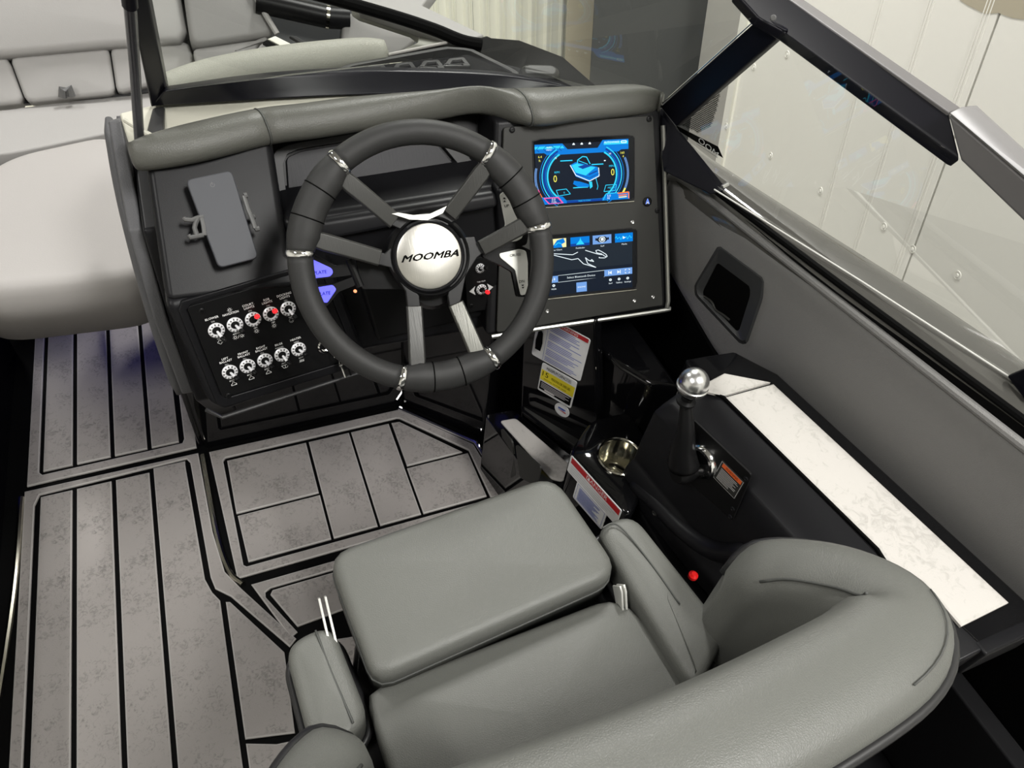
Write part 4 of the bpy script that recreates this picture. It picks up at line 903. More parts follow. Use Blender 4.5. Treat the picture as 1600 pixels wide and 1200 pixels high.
# side arms (run from front to back)
def arm_side(px, z, ins, nm):
    Q = [W(u, v, 'z', z) for u, v in px]; b = MB(); P = pillow(b, Q, UZ, .17, .015, .004, [.034, .034, .03, .03], n=64, rb=.008); o = b.build(nm, 'vinyl', st, smooth=True); return P
PL_ = arm_side([(441, 1004), (517, 968), (580, 1128), (490, 1190)], .57, 0, 'side_bolster')
b = MB(); b.tube([p-UZ*.055 for p in inset(PL_, UZ, -.003)], .0055, 8, loop=True); b.build('piping', 'piping', st, smooth=True)
PR_ = arm_side([(930, 820), (990, 797), (1140, 985), (1090, 1085)], .575, 0, 'side_bolster')
b = MB(); b.tube([p-UZ*.055 for p in inset(PR_, UZ, -.003)], .0055, 8, loop=True); b.build('piping', 'piping', st, smooth=True)
for px, z in [([(493, 985), (520, 1055), (552, 1130)], .5715), ([(941, 825), (958, 818), (978, 832), (1020, 884), (1062, 944)], .5795), ]:
    b = MB(); b.tube(spline([W(u, v, 'z', z) for u, v in px], 6), .0013, 6); b.build('arm_seam', 'seam', st, smooth=True)
for x, y0, y1 in [(.011, .462, .345), (.400, .350, .31)]:
    for e in (0, .008 if x < .2 else -.006):
        b = MB(); b.prism([(x+e, y0, .555), (x+e, y0-.012, .575), (x+e, (y0+y1)/2, .57), (x+e, y1, .535), (x+e, y1, .515), (x+e, (y0+y1)/2, .535)], (1, 0, 0), .003); b.build('hinge_plate', 'silver', st, bevel=.0006)
# wrap-round backrest
pth = [(.482, .268), (.520, .236), (.548, .185), (.548, .135), (.505, .105), (.40, .092), (.25, .086), (.10, .092), (.01, .098), (-.034, .120), (-.040, .165), (-.022, .208), (.014, .238)]
ztop = [.705, .755, .80, .832, .842, .845, .847, .845, .842, .825, .79, .745, .700]
thk = [.034, .040, .046, .052, .056, .058, .058, .058, .056, .052, .046, .040, .034]
S3 = spline([(x, y, z) for (x, y), z in zip(pth, ztop)], 6); T3 = spline([(t, 0, 0) for t in thk], 6); n3 = len(S3); R = []; inn = []; outp = []; tops = []
for i in range(n3):
    a, c_ = S3[max(i-1, 0)], S3[min(i+1, n3-1)]; tg = nrm((c_-a)*[1, 1, 0]); nout = np.cross(tg, UZ)
    if nout.dot(S3[i]-np.array([.25, .25, 0])) < 0: nout = -nout
    th = T3[i][0]; p = S3[i]*[1, 1, 0]; z = S3[i][2]; zb = .50; ee = min(i, n3-1-i); sh = [.35, .75, .93][ee] if ee < 3 else 1
    zc = z-.03; th *= sh; z = zc+(z-zc)*sh if sh < 1 else z
    prof = [(-.9, zb), (-1, zb+.03), (-1, z-.05), (-.93, z-.024), (-.72, z-.007), (-.3, z), (.2, z+.0015), (.62, z-.002), (.86, z-.010), (.98, z-.024), (.96, z-.05), (.9, z-.12), (.8, zb+.02), (.7, zb)]
    R.append([p+nout*k*th+UZ*h for k, h in prof]); outp.append(p+nout*th*.99+UZ*(z-.026)); inn.append(p-nout*th*.74+UZ*(z-.0065)); tops.append(p+nout*th*.25+UZ*(z+.002))
b = MB(); b.loft(R); b.build('backrest', 'vinyl', st, smooth=True)
b = MB(); b.tube(outp, .0062, 8); b.build('piping', 'piping', st, smooth=True)
b = MB(); b.tube([p-UZ*.014 for p in outp[2:-2]], .0034, 8); b.build('piping', 'piping', st, smooth=True)
b = MB(); b.tube([p+UZ*.0005 for p in inn[3:21]], .0018, 6); b.build('backrest_seam', 'seam', st, smooth=True)
b = MB(); b.tube([p+UZ*.0005 for p in inn[50:-3]], .0018, 6); b.build('backrest_seam', 'seam', st, smooth=True)
for r_ in (range(17, 27), range(47, 56)):
    b = MB(); b.tube([tops[i]*.45+outp[i]*.55+UZ*.0125 for i in r_], .0010, 6); b.build('backrest_seam', 'seam', st, smooth=True)

# ================================================================== STARBOARD SIDE
LZ = .60
side = thing('side_console', 'black moulded throttle console on the starboard side by the seat', 'side console', (.68, .4, 0))
YS = [.63, .612, .585, .50, .40, .30, .222, .15, .09]
def xl(y): return float(np.interp(y, [.05, .127, .222, .583, .65], [.797, .801, .770, .716, .706]))
R = []
for y in YS:
    x = xl(y); f = 0 if y < .62 else .5
    R.append([np.array([x+.02, y-f*.0, LZ-.004-f*.01]), np.array([x-.004, y, LZ-.004-f*.01]), np.array([x-.045, y, LZ-.014-f*.02]), np.array([x-.072, y, LZ-.032-f*.03]), np.array([x-.086, y, LZ-.062]), np.array([x-.092, y, .46]), np.array([x-.092, y, .405]),
              np.array([x-.104, y, .385]), np.array([x-.108, y, .355]), np.array([x-.100, y, .318]), np.array([x-.07, y, .31]), np.array([x+.02, y, .31])])
b = MB(); b.loft(R); b.build('body', 'plastic', side, bevel=.004, seg=2, ang=60)
# flared lower ridge that comes forward of the face
b = MB(); P = [WX(.618, (990, 752))[0], WX(.612, (1010, 782))[0], WX(.628, (1060, 830))[0], WX(.640, (1110, 862))[0], WX(.648, (1165, 868))[0]]
P = [np.array([xl(p[1])-.094, p[1], p[2]]) for p in P]
b.tube(spline(P, 5), [.010]+[.018]*(len(spline(P, 5))-2)+[.012], 14); b.build('lower_ridge', 'plastic', side, smooth=True)
b = MB(); b.prism([(.62, .60, .31), (.62, .36, .31), (.64, .0, .31), (.78, .0, .31), (.78, .60, .31)], UZ, .30); b.build('lower_body', 'dark', side, bevel=.006)
TN = nrm([-.98, -.2, 0]); THh = nrm([.2, -.98, 0]); T0 = np.array([xl(.5)-.0925, .5, .5])
def tw(u, v, o=0): return WP(u, v, T0+TN*o, TN)
for u, v in [(1024, 801), (1145, 800)]:
    c = tw(u, v, .0 if u > 1100 else .014); b = MB(); b.lathe(c-TN*.003, TN, [(.0065, 0), (.0065, .005), (.004, .007), (.003, .005), (0, .005)], 16); b.build('bolt', 'facia', side, smooth='auto')
cp = thing('throttle_plate', 'black rectangular control plate under the throttle lever', 'control plate', tw(1120, 760))
Q = [tw(*q, .004) for q in [(1082, 655), (1174, 742), (1144, 814), (1040, 722)]]; b = MB(); b.prism(rnd(Q, .006, 4), TN, .004); b.build('plate', 'plate', cp, bevel=.001)
for u, v in [(1166, 748), (1141, 807), (1066, 660), (1052, 692), (1049, 703), (1145, 795)]:
    c = tw(u, v, .004); b = MB(); b.lathe(c, TN, [(.0042, 0), (.0042, .0012), (.0028, .002), (.002, .0012), (0, .0012)], 12); b.build('screw', 'plastic', cp, smooth='auto')
a, c_, e = tw(1129, 719, .0046), tw(1158, 758, .0046), tw(1119, 747, .0046); w = (c_-a).dot(THh)*1.06; h = (a-e)[2]*1.05; O = a-UZ*h
b = MB(); b.prism([O, O+THh*w, O+THh*w+UZ*h, O+UZ*h], TN, .0006); b.build('label_backing', 'facia', cp)
d = Draw(O, THh, UZ); d.rect(w*.08, h*.74, w*.92, h*.93, 'orange'); d.text('WARNING', w*.5, h*.83, h*.15, 'black', sx=.8)
for k in range(9): d.rect(w*.1, h*(.64-k*.065), w*(.6+.3*random.random()), h*(.665-k*.065), 'dimwhite')
d.line([(w*.02, h*.02), (w*.98, h*.02), (w*.98, h*.98), (w*.02, h*.98)], .0006, 'dimwhite', close=True); d.build('label_printing', cp)
th_ = thing('throttle_lever', 'black throttle lever topped by a silver ball knob', 'throttle lever', tw(1085, 725))
bc = tw(1099, 719, .004); b = MB()
b.lathe(bc, TN, [(.031, 0), (.031, .006), (.028, .011), (.024, .012), (.023, .004), (0, .004)], 36); b.build('chrome_collar', 'chrome', th_, smooth='auto')
kb = W(1084, 598, 'z', .70); hubc = tw(1075, 716, .030)
b = MB(); R = []
P = spline([tw(1068, 730, .030), tw(1067, 702, .032), tw(1072, 672, .030), kb-UZ*.042+np.array([0, 0, 0])], 5); n_ = len(P); ax_ = None
for i, p in enumerate(P):
    t = i/(n_-1); dd = nrm(P[min(i+1, n_-1)]-P[max(i-1, 0)]); sd = nrm(np.cross(dd, TN)); w_ = .021*(1-t)**1.3+.0095; h_ = .016*(1-t)+.008
    if i == 0: w_ *= .8
    R.append([p+sd*w_*math.cos(k*PI/8)+np.cross(sd, dd)*h_*math.sin(k*PI/8) for k in range(16)])
b.loft(R); b.build('lever_arm', 'plate', th_, smooth=True)
b = MB(); b.lathe(tw(1084, 727, .004), TN, [(.021, 0), (.0215, .02), (.019, .036), (.014, .042), (0, .043)], 28); b.lathe(tw(1062, 733, .03), TN, [(.009, 0), (.009, .013), (.006, .015), (.004, .012), (0, .012)], 16); b.build('lever_hub', 'plate', th_, smooth='auto')
ka = nrm(np.array([.04, .05, 1.])); b = MB(); b.lathe(kb-ka*.045, ka, [(.0105, 0), (.0150, .003), (.0150, .007), (.0095, .010), (.0095, .017), (.013, .020)], 28); b.build('knob_neck', 'plate', th_, smooth='auto')
b = MB(); kp = [(.0125, -.0235), (.0205, -.0165), (.0235, -.011), (.0245, -.0085), (.0245, -.0055), (.0228, -.0045)]+[(.0235*math.cos(a), .0235*math.sin(a)*1.02) for a in np.linspace(-.12, PI/2, 12)]
b.lathe(kb, ka, kp, 40); b.build('ball_knob', 'alu', th_, smooth='auto', ang=25)
b = MB(); b.lathe(W(1082, 901, 'z', .42), UZ, [(.008, 0), (.008, .006), (.004, .010), (0, .010)], 12); o = b.build('red_knob', 'redcap', None, smooth='auto'); tag(o, 'small round red knob in the dark gap beside the seat arm', 'knob')
# ledge and its pads
lg = thing('side_ledge', 'starboard ledge with pale foam pads above the throttle console', 'ledge', (.82, .35, .55))
L_ = [(.690, .63), (.700, .68), (.80, .672), (.845, .60), (.925, .10), (.93, .085), (.805, .085), (.797, .127), (.766, .222), (.712, .585)]
b = MB(); b.prism([(x, y, LZ-.003) for x, y in L_], UZ, .07); b.build('ledge_body', 'gel', lg, bevel=.004)
for px in ([(1107, 596), (1132.5, 582.6), (1204.5, 596.6), (1131, 617.5), (1103, 611)], [(1134.5, 620), (1209, 599.5), (1577, 941), (1503, 978), (1440, 905), (1392, 885), (1375, 856)]):
    b = MB(); b.chamfer_prism([W(u, v, 'z', LZ+.003) for u, v in px], UZ, .006, .003, 0, 0); b.build('foam_pad', ['evalight'], lg)
b = MB(); b.tube([W(u, v, 'z', LZ-.001) for u, v in [(1090, 606), (1130, 620), (1370, 857), (1395, 893), (1430, 940)]], .003, 8); b.build('black_bead', 'black', lg, smooth='auto')
b = MB(); b.prism([(x, .083, z) for x, z in [(.80, .598), (.925, .598), (.915, .53), (.80, .53)]], (0, -1, 0), .02); b.build('end_face', 'plastic', lg, bevel=.004)
# coaming panel
CNn = nrm([-1, -.16, 0]); K0 = np.array([.815, .99, .7])
def kw(u, v, o=0): return WP(u, v, K0+CNn*o, CNn)
cg = thing('coaming_panel', 'long grey vinyl side panel below the side window', 'side panel', K0-UZ*.2)
px = [(1040, 287), (1050, 274), (1075, 290), (1200, 388), (1400, 545), (1800, 858), (1860, 1190), (1585, 945), (1400, 770), (1213, 592), (1195, 583), (1150, 572), (1128, 563), (1112, 540), (1041, 418)]
P = [kw(*q) for q in px]
b = MB(); n_ = len(P); r1 = resamp(rnd(P, .01, 3), 120); rr = [[p-CNn*.03 for p in r1], [p-CNn*.006 for p in r1], [p+CNn*.001 for p in inset(r1, CNn, .003)], [p+CNn*.004 for p in inset(r1, CNn, .010)], [p+CNn*.005 for p in inset(r1, CNn, .02)]]
b.loft(rr); b.build('panel', 'vinyl2', cg, smooth='auto')
for off, r in ((.0, .0075),):
    b = MB(); b.tube(spline([kw(u, v, .002) for u, v in [(1046, 276), (1075, 286), (1200, 384), (1400, 541), (1640, 729), (1800, 854)]], 6), r, 10); b.build('top_roll', 'vinyl2', cg, smooth='auto')
b = MB(); b.prism([kw(*q, -.036) for q in [(880, 300), (1045, 285), (1200, 420), (1700, 810), (1700, 1400), (1450, 1250), (1205, 720), (1120, 760), (880, 640)]], CNn, .01); b.build('backing', 'black', cg)
b = MB(); b.tube(spline([kw(u, v, -.004) for u, v in [(1046, 424), (1113, 545), (1130, 567), (1150, 577), (1196, 588), (1214, 598), (1400, 776), (1590, 952)]], 4), .004, 8); b.build('bottom_bead', 'black', cg, smooth='auto')
pk = thing('side_pocket', 'black framed storage pocket set into the grey side panel', 'storage pocket', kw(1140, 460, -.02))
PO = [kw(*q, .012) for q in [(1125, 387), (1192, 437), (1188, 465), (1166, 531), (1158, 533), (1089, 460), (1088, 446)]]; PIn = [kw(*q, .007) for q in [(1121, 410), (1172, 448), (1172, 462), (1155, 516), (1151, 518), (1098, 462), (1098, 455)]]
PB_ = [kw(*q, .004) for q in [(1122, 382), (1194, 435), (1193, 466), (1168, 538), (1157, 539), (1085, 462), (1084, 446)]]
b = MB(); b.loft([[p-CNn*.006 for p in resamp(rnd(PB_, .006, 4), 56)], resamp(rnd(PB_, .006, 4), 56), resamp(rnd(PO, .006, 4), 56), resamp(rnd(PIn, .005, 4), 56), [p-CNn*.012 for p in resamp(rnd(PIn, .005, 4), 56)]], cap=False)
b.build('frame', 'facia2', pk, smooth='auto')
b = MB(); b.prism(rnd([kw(*q, .0056) for q in [(1121, 408), (1174, 447), (1174, 463), (1156, 519), (1150, 521), (1096, 463), (1096, 454)]], .005, 4), CNn, .004); b.build('pocket_lining', 'black', pk)
b = MB(); b.tube(spline([kw(*q, .009) for q in [(1100, 463), (1112, 472), (1118, 484), (1130, 492), (1140, 500)]], 4), .0022, 8); b.build('cup_lip', 'facia', pk, smooth='auto')
# gunwale
gu = thing('boat_hull', 'glossy grey hull side sweeping past outside the coaming', 'boat', (1.0, .6, .3))
GI = [W(u, v, 'z', .79) for u, v in [(1030, 225), (1080, 270), (1137, 314), (1300, 437), (1450, 548), (1620, 674), (1700, 735)]]
GO = [W(u, v, 'z', .79) for u, v in [(1040, 186), (1090, 224), (1126, 250), (1300, 358), (1450, 450), (1620, 563), (1700, 612)]]
R = []
for a_, o_ in zip(spline(GI, 6), spline(GO, 6)):
    w_ = (o_-a_); R.append([a_-UZ*.05-w_*.02, a_-UZ*.004, a_+w_*.08+UZ*.002, a_+w_*.35+UZ*.008, a_+w_*.6+UZ*.008, a_+w_*.82+UZ*.002, a_+w_*.94-UZ*.010, a_+w_*1.0-UZ*.028, a_+w_*1.06-UZ*.07, a_+w_*1.0-UZ*.4])
b = MB(); b.loft(R, closed=False, cap=False); b.build('gunwale', 'greygel', gu, smooth=True)
b = MB(); b.tube([p+UZ*.002 for p in spline(GI, 6)], .006, 8); b.build('black_bead', 'black', gu, smooth='auto')
b = MB(); b.prism([p-UZ*.006 for p in (GI[1:]+[kw(1700, 785)-UZ*0]+[kw(u, v, -.004) for u, v in [(1640, 737), (1400, 547), (1200, 390), (1050, 277)]])], UZ, .01); b.build('inner_channel', 'black', gu)
# ================================================================== WINDSHIELD
ws = thing('windshield', 'black framed windshield wrapping round the helm', 'windshield', (.4, 1.15, .88))
def zz(pts): return [W(u, v, 'z', z) for u, v, z in pts]
lo = zz([(236, 166, .890), (400, 157, .892), (531, 150, .892), (625, 147, .892), (737, 145, .892), (812, 143, .89), (905, 142, .888)])
hi = zz([(256, 143, .925), (400, 122, .922), (531, 112, .920), (625, 111, .918), (737, 114, .914), (812, 121, .908), (905, 138, .895)])
b = MB(); R = []
for a_, h_ in zip(spline(lo, 4), spline(hi, 4)):
    R.append([a_, h_, h_+np.array([0, .018, .0]), a_+np.array([0, .045, -.01])])
b.loft(R); b.build('lower_frame', 'frame', ws, bevel=.003)
b = MB(); b.loft([zz([(236, 168, .89), (264, 160, .89)])+[p+np.array([.004, .03, 0]) for p in zz([(264, 160, .89), (236, 168, .89)])],
                  zz([(193, -40, 1.13), (225, -40, 1.13)])+[p+np.array([.004, .03, 0]) for p in zz([(225, -40, 1.13), (193, -40, 1.13)])]]); b.build('side_post', 'frame', ws, bevel=.003)
def wall4(px, N_off, t, nm, m, par=ws, bev=.003):
    P = zz(px); k = len(P); c = sum(P)/k; n_ = nrm(np.cross(P[1]-P[0], P[2]-P[0])); n_ = n_ if n_.dot(CP-c) > 0 else -n_
    b = MB(); v = P+[p-n_*t for p in P]; b.add(v, [list(range(k)), list(range(2*k-1, k-1, -1))]+[[i, i+k, (i+1) % k+k, (i+1) % k] for i in range(k)]); return b.build(nm, m, par, bevel=bev)
wall4([(1031, 167, .87), (1056, 198, .86), (1228, 48, 1.09), (1188, 26, 1.10)], 0, .014, 'corner_post', 'frame')
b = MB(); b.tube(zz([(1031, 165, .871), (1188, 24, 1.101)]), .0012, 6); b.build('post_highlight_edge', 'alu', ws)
wall4([(1033, 165, .868), (1056, 197, .858), (1137, 294, .806), (1118, 299, .800), (1042, 262, .80), (1040, 240, .81)], 0, .010, 'corner_base', 'frame')
wall4([(1150, -12, 1.12), (1186, 28, 1.10), (1228, 50, 1.088), (1502, 250, 1.088), (1484, 176, 1.115), (1215, -14, 1.118)], 0, .016, 'top_rail', 'frame')
wall4([(1215, -14, 1.119), (1484, 176, 1.116), (1502, 168, 1.118), (1238, -14, 1.122)], 0, .012, 'rail_cap', 'railgrey', bev=.002)
wall4([(1480, 176, 1.118), (1500, 250, 1.092), (1640, 385, 1.088), (1660, 330, 1.118)], 0, .022, 'rear_rail', 'railgrey', bev=.003)
wall4([(1480, 176, 1.119), (1660, 330, 1.120), (1640, 296, 1.128), (1503, 166, 1.124)], 0, .018, 'rear_rail_cap', 'railgrey2', bev=.003)
b = MB(); c = W(1208, 28, 'z', 1.106); b.lathe(c, nrm(CP-c), [(.0045, -.002), (.0045, .001), (.003, .0022), (0, .0022)], 14); b.build('screw', 'claw', ws, smooth='auto')
def pane(px, nm, m='glass'):
    P = zz(px); c = sum(P)/len(P); b = MB(); k = len(P); v = P+[c]; b.add(v, [[i, (i+1) % k, k] for i in range(k)]); o = b.build(nm, m, ws); return o
pane([(1110, 290, .800), (1054, 198, .858), (1224, 50, 1.088), (1500, 247, 1.090), (1660, 400, 1.090), (1680, 654, .800)], 'side_glass')
pane([(262, 141, .926), (400, 121, .924), (625, 110, .919), (812, 120, .909), (1034, 164, .872), (1186, 26, 1.10), (1150, -30, 1.13), (225, -30, 1.13)], 'front_glass', 'glassdark')
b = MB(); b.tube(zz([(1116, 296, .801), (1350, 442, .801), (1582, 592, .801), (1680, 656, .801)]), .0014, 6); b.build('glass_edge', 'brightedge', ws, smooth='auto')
b = MB(); b.tube(zz([(1137, 288, .808), (1128, 293, .806)]), .004, 8); b.build('edge_clip', 'alu', ws, smooth='auto')
wall4([(1572, 588, .803), (1640, 560, .87), (1660, 660, .80), (1600, 625, .80)], 0, .012, 'rear_bracket', 'frame')
# print on the side glass: dotted frit, name strip and slashes
PG0, PG1, PG2 = zz([(1090, 212, .845), (1127, 243, .832), (1110, 150, .93)]); GNn = nrm(np.cross(PG1-PG0, PG2-PG0)); GNn = GNn if GNn.dot(CP-PG0) > 0 else -GNn
def gg(u, v, o=.002): return WP(u, v, PG0+GNn*o, GNn)
EH = nrm(gg(1127, 243)-gg(1090, 212)); EU = np.cross(GNn, EH); EU = EU if EU[2] > 0 else -EU
b = MB(); tri = [(1062, 194), (1094, 161), (1128, 133), (1121, 165), (1112, 195), (1092, 208)]
T2 = [np.array([(gg(*q)-PG0).dot(EH), (gg(*q)-PG0).dot(EU)]) for q in tri]
def inside(p):
    s_ = 0
    for i in range(len(T2)):
        a_, c_ = T2[i], T2[(i+1) % len(T2)]
        if (a_[1] > p[1]) != (c_[1] > p[1]) and p[0] < (c_[0]-a_[0])*(p[1]-a_[1])/(c_[1]-a_[1])+a_[0]: s_ ^= 1
    return s_
mn = np.min(T2, 0); mx_ = np.max(T2, 0); st_ = .0036; j = 0; y = mn[1]
while y < mx_[1]:
    x = mn[0]+(st_/2 if j % 2 else 0)
    while x < mx_[0]:
        if inside((x, y)):
            h6 = [PG0+EH*(x+st_*.577*math.cos(PI/6+k*PI/3))+EU*(y+st_*.577*math.sin(PI/6+k*PI/3))+GNn*.002 for k in range(6)]
            cc_ = sum(h6)/6; h7 = [cc_+(p-cc_)*.60 for p in h6]
            b.add(h6+h7, [[k, (k+1) % 6, 6+(k+1) % 6, 6+k] for k in range(6)])
        x += st_
    y += st_*.866; j += 1
o = b.build('dotted_screen', 'black', ws); o['kind'] = 'stuff'
d = Draw(gg(1107, 226, .003), -EH, EU, lift=0, step=-.0001)
q = [np.array(gg(*p, .003))-d.O for p in [(1057, 196), (1122, 229), (1130, 247), (1088, 222), (1058, 203)]]
d.poly([(p.dot(-EH), p.dot(EU)) for p in q], 'black'); d.l = -.0009
q = gg(1107, 230, .003)-d.O; d.text('MOO', q.dot(-EH), q.dot(EU), .0165, 'e_label', sx=1.25)
d.l = -.0009
for a_, c_ in [((1058, 208), (1066, 220)), ((1066, 213), (1080, 233)), ((1078, 221), (1097, 250)), ((1089, 224), (1122, 246))]:
    q1 = gg(*a_, .003)-d.O; q2 = gg(*c_, .003)-d.O; d.line([(q1.dot(-EH), q1.dot(EU)), (q2.dot(-EH), q2.dot(EU))], .0013, 'dimwhite')
o = d.build('glass_lettering', ws)
sr = thing('support_rod', 'slim grey metal rod standing beside the windshield post', 'rod', W(218, 224, 'z', .885))
b = MB(); b.tube(zz([(218, 224, .885), (211, 110, 1.0), (203, 8, 1.12)]), .0068, 12); b.build('rod', 'tubegrey', sr, smooth='auto')
b = MB(); b.tube(zz([(203, 8, 1.12), (198, -40, 1.16)]), .0085, 12); b.build('rod_end', 'frame', sr, smooth='auto')

# ================================================================== THE BOW
dk = thing('foredeck', 'glossy black foredeck beyond the windshield with a padded roll', 'deck', (.3, 1.5, .8))
b = MB(); b.prism(zz([(262, 150, .872), (300, 132, .872), (420, 112, .872), (545, 92, .872), (700, 64, .872), (760, 58, .87), (812, 62, .87), (880, 88, .87), (935, 136, .868), (930, 150, .868), (800, 152, .87), (600, 154, .87), (400, 163, .87)]), UZ, .03); b.build('deck_plate', 'deckblack', dk, bevel=.004)
P = spline(zz([(250, 140, .885), (290, 127, .885), (340, 115, .886), (420, 101, .888), (500, 90, .888), (570, 82, .886), (606, 83, .882)]), 5)
n_ = len(P); b = MB(); b.tube(P, [.008]+[.020+.008*math.sin(i/n_*PI) for i in range(n_-2)]+[.006], 14, r2=None); b.build('padded_roll', 'bowroll', dk, smooth=True)
b = MB(); b.tube(zz([(300, 141, .876), (420, 122, .876), (540, 99, .876), (700, 66, .876), (745, 60, .875)]), .003, 8); b.build('deck_edge_line', 'evaedge', dk, smooth='auto')
b = MB(); b.prism(zz([(505, 96, .884), (520, 91, .885), (578, 84, .885), (584, 88, .884), (560, 92, .884)]), UZ, .012); b.build('corner_cap', 'bowroll', dk, bevel=.003)
vt = thing('air_vent', 'angular black air vent set in the foredeck behind the windshield', 'vent', W(680, 95, 'z', .87))
VZ = .884
Po = zz([(526, 107, VZ), (545, 99, VZ), (697, 72, VZ), (736, 75, VZ), (812, 112, VZ), (806, 119, VZ), (770, 118, VZ), (540, 116, VZ)])
b = MB(); k = 44; ro = resamp(rnd(Po, .006, 3), k); b.ring(ro, inset(ro, UZ, .012), UZ, .012); b.build('vent_frame', 'ventgrey', vt, bevel=.0015)
b = MB(); b.prism(inset(ro, UZ, .011), UZ, .002); o = b.build('vent_floor', 'black', vt)
b = MB(); im = inset(ro, UZ, .011); V0 = W(545, 105, 'z', VZ); ev = nrm(W(730, 80, 'z', VZ)-V0); eu = np.cross(UZ, ev)
I2 = [np.array([(p-V0).dot(ev), (p-V0).dot(eu)]) for p in im]; T2 = I2
x = -.1
while x < .7:
    y = -.3
    while y < .3:
        if inside((x, y)): b.box(V0+ev*x+eu*y-UZ*.004, ev*.0035, eu*.0035, UZ*.002)
        y += .0095
    x += .0095
o = b.build('vent_mesh', 'ventgrey', vt); o['kind'] = 'stuff'
for u in (586, 630, 672, 712):
    v = 114-(u-588)*.09; Q = zz([(u-19, v, VZ+.004), (u-10, v-12, VZ+.004), (u+13, v-14, VZ+.004), (u+23, v-1, VZ+.004)]); b = MB(); q1 = resamp(Q, 24); b.ring(q1, inset(q1, UZ, .008), UZ, .012); b.build('louver', 'ventgrey', vt, bevel=.001)
b = MB(); P = zz([(812, 104, .885), (820, 97, .890), (866, 98, .890), (877, 108, .885), (872, 120, .88), (818, 118, .88)]); b.prism(rnd(P, .012, 4), UZ, .03); o = b.build('deck_pad', 'facia', None, bevel=.010, seg=4); tag(o, 'rounded dark grey pad on the foredeck edge', 'pad')
# starboard bow side: black rub line, pale deck edge, glossy flank
bs = thing('bow_edge', 'curving starboard bow edge with pale top and black rub line', 'bow side', (.9, 3, .6))
b = MB(); b.prism(zz([(545, -30, .90), (690, -30, .88), (660, 8, .88), (757, 54, .87), (722, 64, .87), (640, 30, .89), (560, 4, .90)]), UZ, .03); b.build('deck_edge', 'bow', bs, bevel=.004)
b = MB(); b.tube(spline(zz([(480, -12, .90), (530, 1, .90), (620, 27, .90), (680, 47, .89), (722, 64, .885), (752, 70, .88)]), 5), .012, 10); b.build('rub_line', 'black', bs, smooth='auto')
b = MB(); b.prism(zz([(722, 66, .875), (760, 54, .872), (790, 68, .868), (900, 118, .862), (935, 139, .86), (930, 160, .86), (800, 150, .865), (700, 100, .868)]), UZ, .04); b.build('gloss_flank', 'deckblack', bs, bevel=.006)
b = MB(); b.prism(zz([(548, 10, .86), (575, 14, .86), (650, 38, .86), (700, 60, .86), (690, 70, .86), (600, 88, .86), (618, 82, .86), (652, 66, .86), (655, 55, .86), (640, 44, .86), (560, 18, .86)]), UZ, .02); b.build('inner_padding', 'bowroll', bs, bevel=.006)
# seats in the bow
BN = Nrm(0, 40); B0 = W(100, 158, 'z', .45)
def bw(u, v, o=0): return WP(u, v, B0+BN*o, BN)
bb = thing('bow_bench', 'pale grey stitched backrest running across the bow seats', 'seat back', bw(100, 150))
def puff(px, o, t, r, nm, m, par, cr=.02, crown=.004, N=BN): 
    b = MB(); pillow(b, [bw(u, v, o) for u, v in px], N, t, r, crown, cr, n=48); return b.build(nm, m, par, smooth=True)
puff([(-240, 108), (11, 87), (38, 160), (-240, 190)], .02, .05, .012, 'lower_panel', 'bow', bb, .018)
puff([(13, 87), (169, 72), (180, 146), (40, 160)], .02, .05, .012, 'lower_panel', 'bow', bb, .018)
puff([(171, 71), (296, 64), (306, 112), (182, 146)], .02, .05, .012, 'lower_panel', 'bow', bb, .018)
puff([(-240, -60), (276, -60), (284, 10), (296, 64), (170, 71), (0, 86), (-240, 106)], .05, .09, .024, 'upper_roll', 'bow', bb, .03, .008)
b = MB(); b.prism([bw(u, v, -.012) for u, v in [(-260, -60), (380, -60), (432, 54), (400, 110), (200, 150), (-260, 185)]], BN, .02); b.build('back_shell', 'bezelm', bb)
b = MB(); b.tube([bw(98, 152, .03), bw(98, 139, .04), bw(108, 137, .04), bw(112, 150, .03)], .010, 8); b.build('pull_loop', 'claw', bb, smooth='auto')
cs = thing('bow_corner_seat', 'grey curved corner seat back seen through the windshield', 'seat back', bw(360, 60))
puff([(279, -60), (378, -60), (432, 54), (298, 75)], .08, .1, .018, 'seat_back', 'bowgrey', cs, .03, .006)
puff([(300, 76), (426, 58), (404, 66), (396, 96), (332, 112), (308, 112)], .07, .06, .008, 'seat_base', 'bowgrey', cs, .015, .003)
puff([(396, 98), (402, 72), (420, 60), (462, 84), (452, 100)], .12, .06, .010, 'arm_cushion', 'bowgrey', cs, .02, .004)
b = MB(); b.tube(spline([bw(u, v, .092) for u, v in [(392, -20), (412, 18), (433, 53)]], 5), .008, 8); b.build('piping', 'bow', cs, smooth='auto')
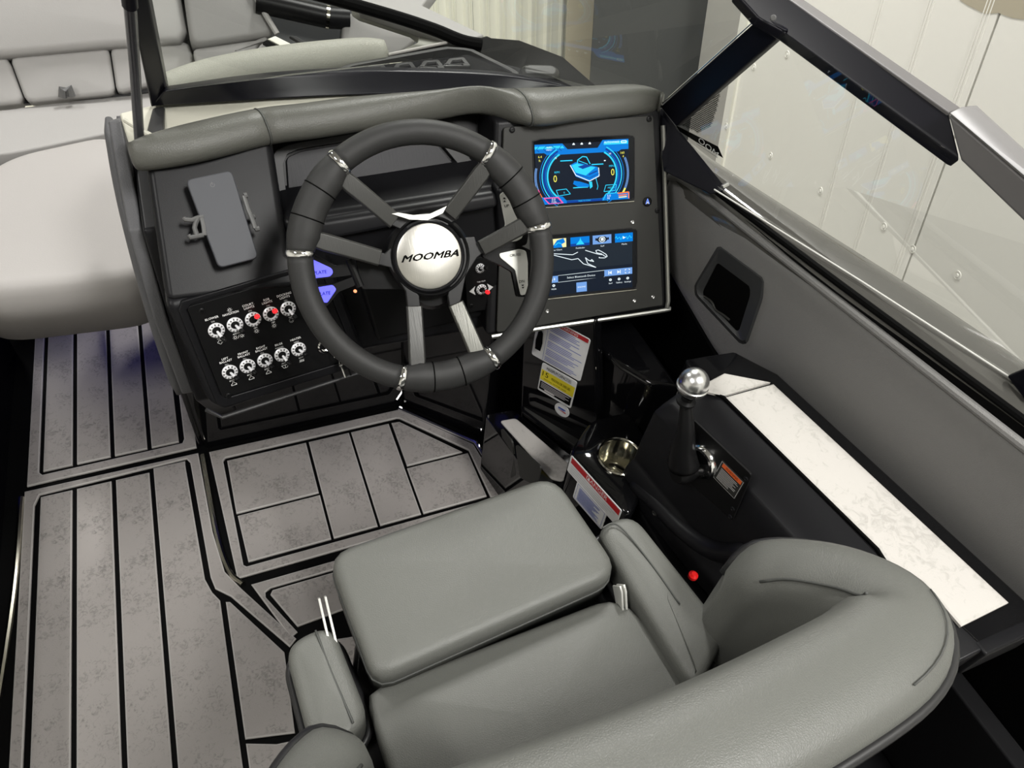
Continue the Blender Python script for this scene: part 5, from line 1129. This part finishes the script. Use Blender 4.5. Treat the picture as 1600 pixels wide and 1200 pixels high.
for a_, c_, m in [([(418, 61), (430, 56), (494, 88), (478, 92)], .15, 'brightstrip'), ([(410, 66), (417, 62), (468, 92), (458, 94)], .145, 'black'), ([(452, 56), (462, 56), (505, 82), (498, 84)], .13, 'bezelm')]:
    b = MB(); b.prism([bw(u, v, c_) for u, v in a_], BN, .02); b.build('trim_bar', m, cs, bevel=.002)
vo = thing('bow_locker', 'dark open recess with a black tube rail in the bow', 'locker', bw(470, 60, -.1))
b = MB(); b.prism([bw(u, v, -.02) for u, v in [(372, -60), (520, -60), (560, 0), (700, 60), (640, 100), (400, 120)]], BN, .03); b.build('recess', 'dark2', vo)
b = MB(); b.tube([bw(u, v, .09) for u, v in [(400, 2), (511, 27)]], .030, 14); b.build('tube_rail', 'plate', vo, smooth='auto')
b = MB(); b.tube([bw(u, v, .09) for u, v in [(513, 27), (545, 29)]], .030, 14); b.build('tube_end', 'plastic', vo, smooth='auto')
b = MB(); b.tube([bw(u, v, .09) for u, v in [(509, 26.5), (514, 27.5)]], .033, 14); b.build('tube_ring', 'steel', vo, smooth='auto')
sb = thing('bow_side_cushion', 'grey rounded side cushion beneath the starboard bow edge', 'cushion', bw(590, 50, .1))
puff([(532, 84), (536, 30), (548, 18), (562, 20), (640, 48), (654, 60), (640, 74), (618, 88)], .10, .06, .012, 'cushion', 'bowgrey', sb, .02, .006)
# cushions in the walkthrough
bc_ = thing('bow_seat_base', 'pale grey seat base strip in front of the bow backrest', 'seat', W(100, 190, 'z', .40))
Q = [W(u, v, 'z', .445) for u, v in [(-260, 205), (200, 146), (260, 140), (260, 190), (184, 204), (20, 238), (-260, 268)]]
b = MB(); pillow(b, Q, UZ, .10, .02, .003, .01, n=56); b.build('base', 'bow', bc_, smooth=True)
fc = thing('walkway_cushion', 'large cream cushion bridging the bow walkthrough', 'cushion', W(100, 300, 'z', .33))
Q = [W(u, v, 'z', .465) for u, v in [(10, 240), (182, 203), (246, 425), (-80, 458), (-60, 290)]]
b = MB(); P = pillow(b, Q, UZ, .14, .028, .006, [.07, .08, .10, .10, .08], n=110); b.build('cushion', 'bowwarm', fc, smooth=True)
blue((-.36, 1.72, .28), .35); blue((.30, 1.16, .50), .12); blue((.12, 1.12, .40), .08); blue((.60, .95, .48), .05)
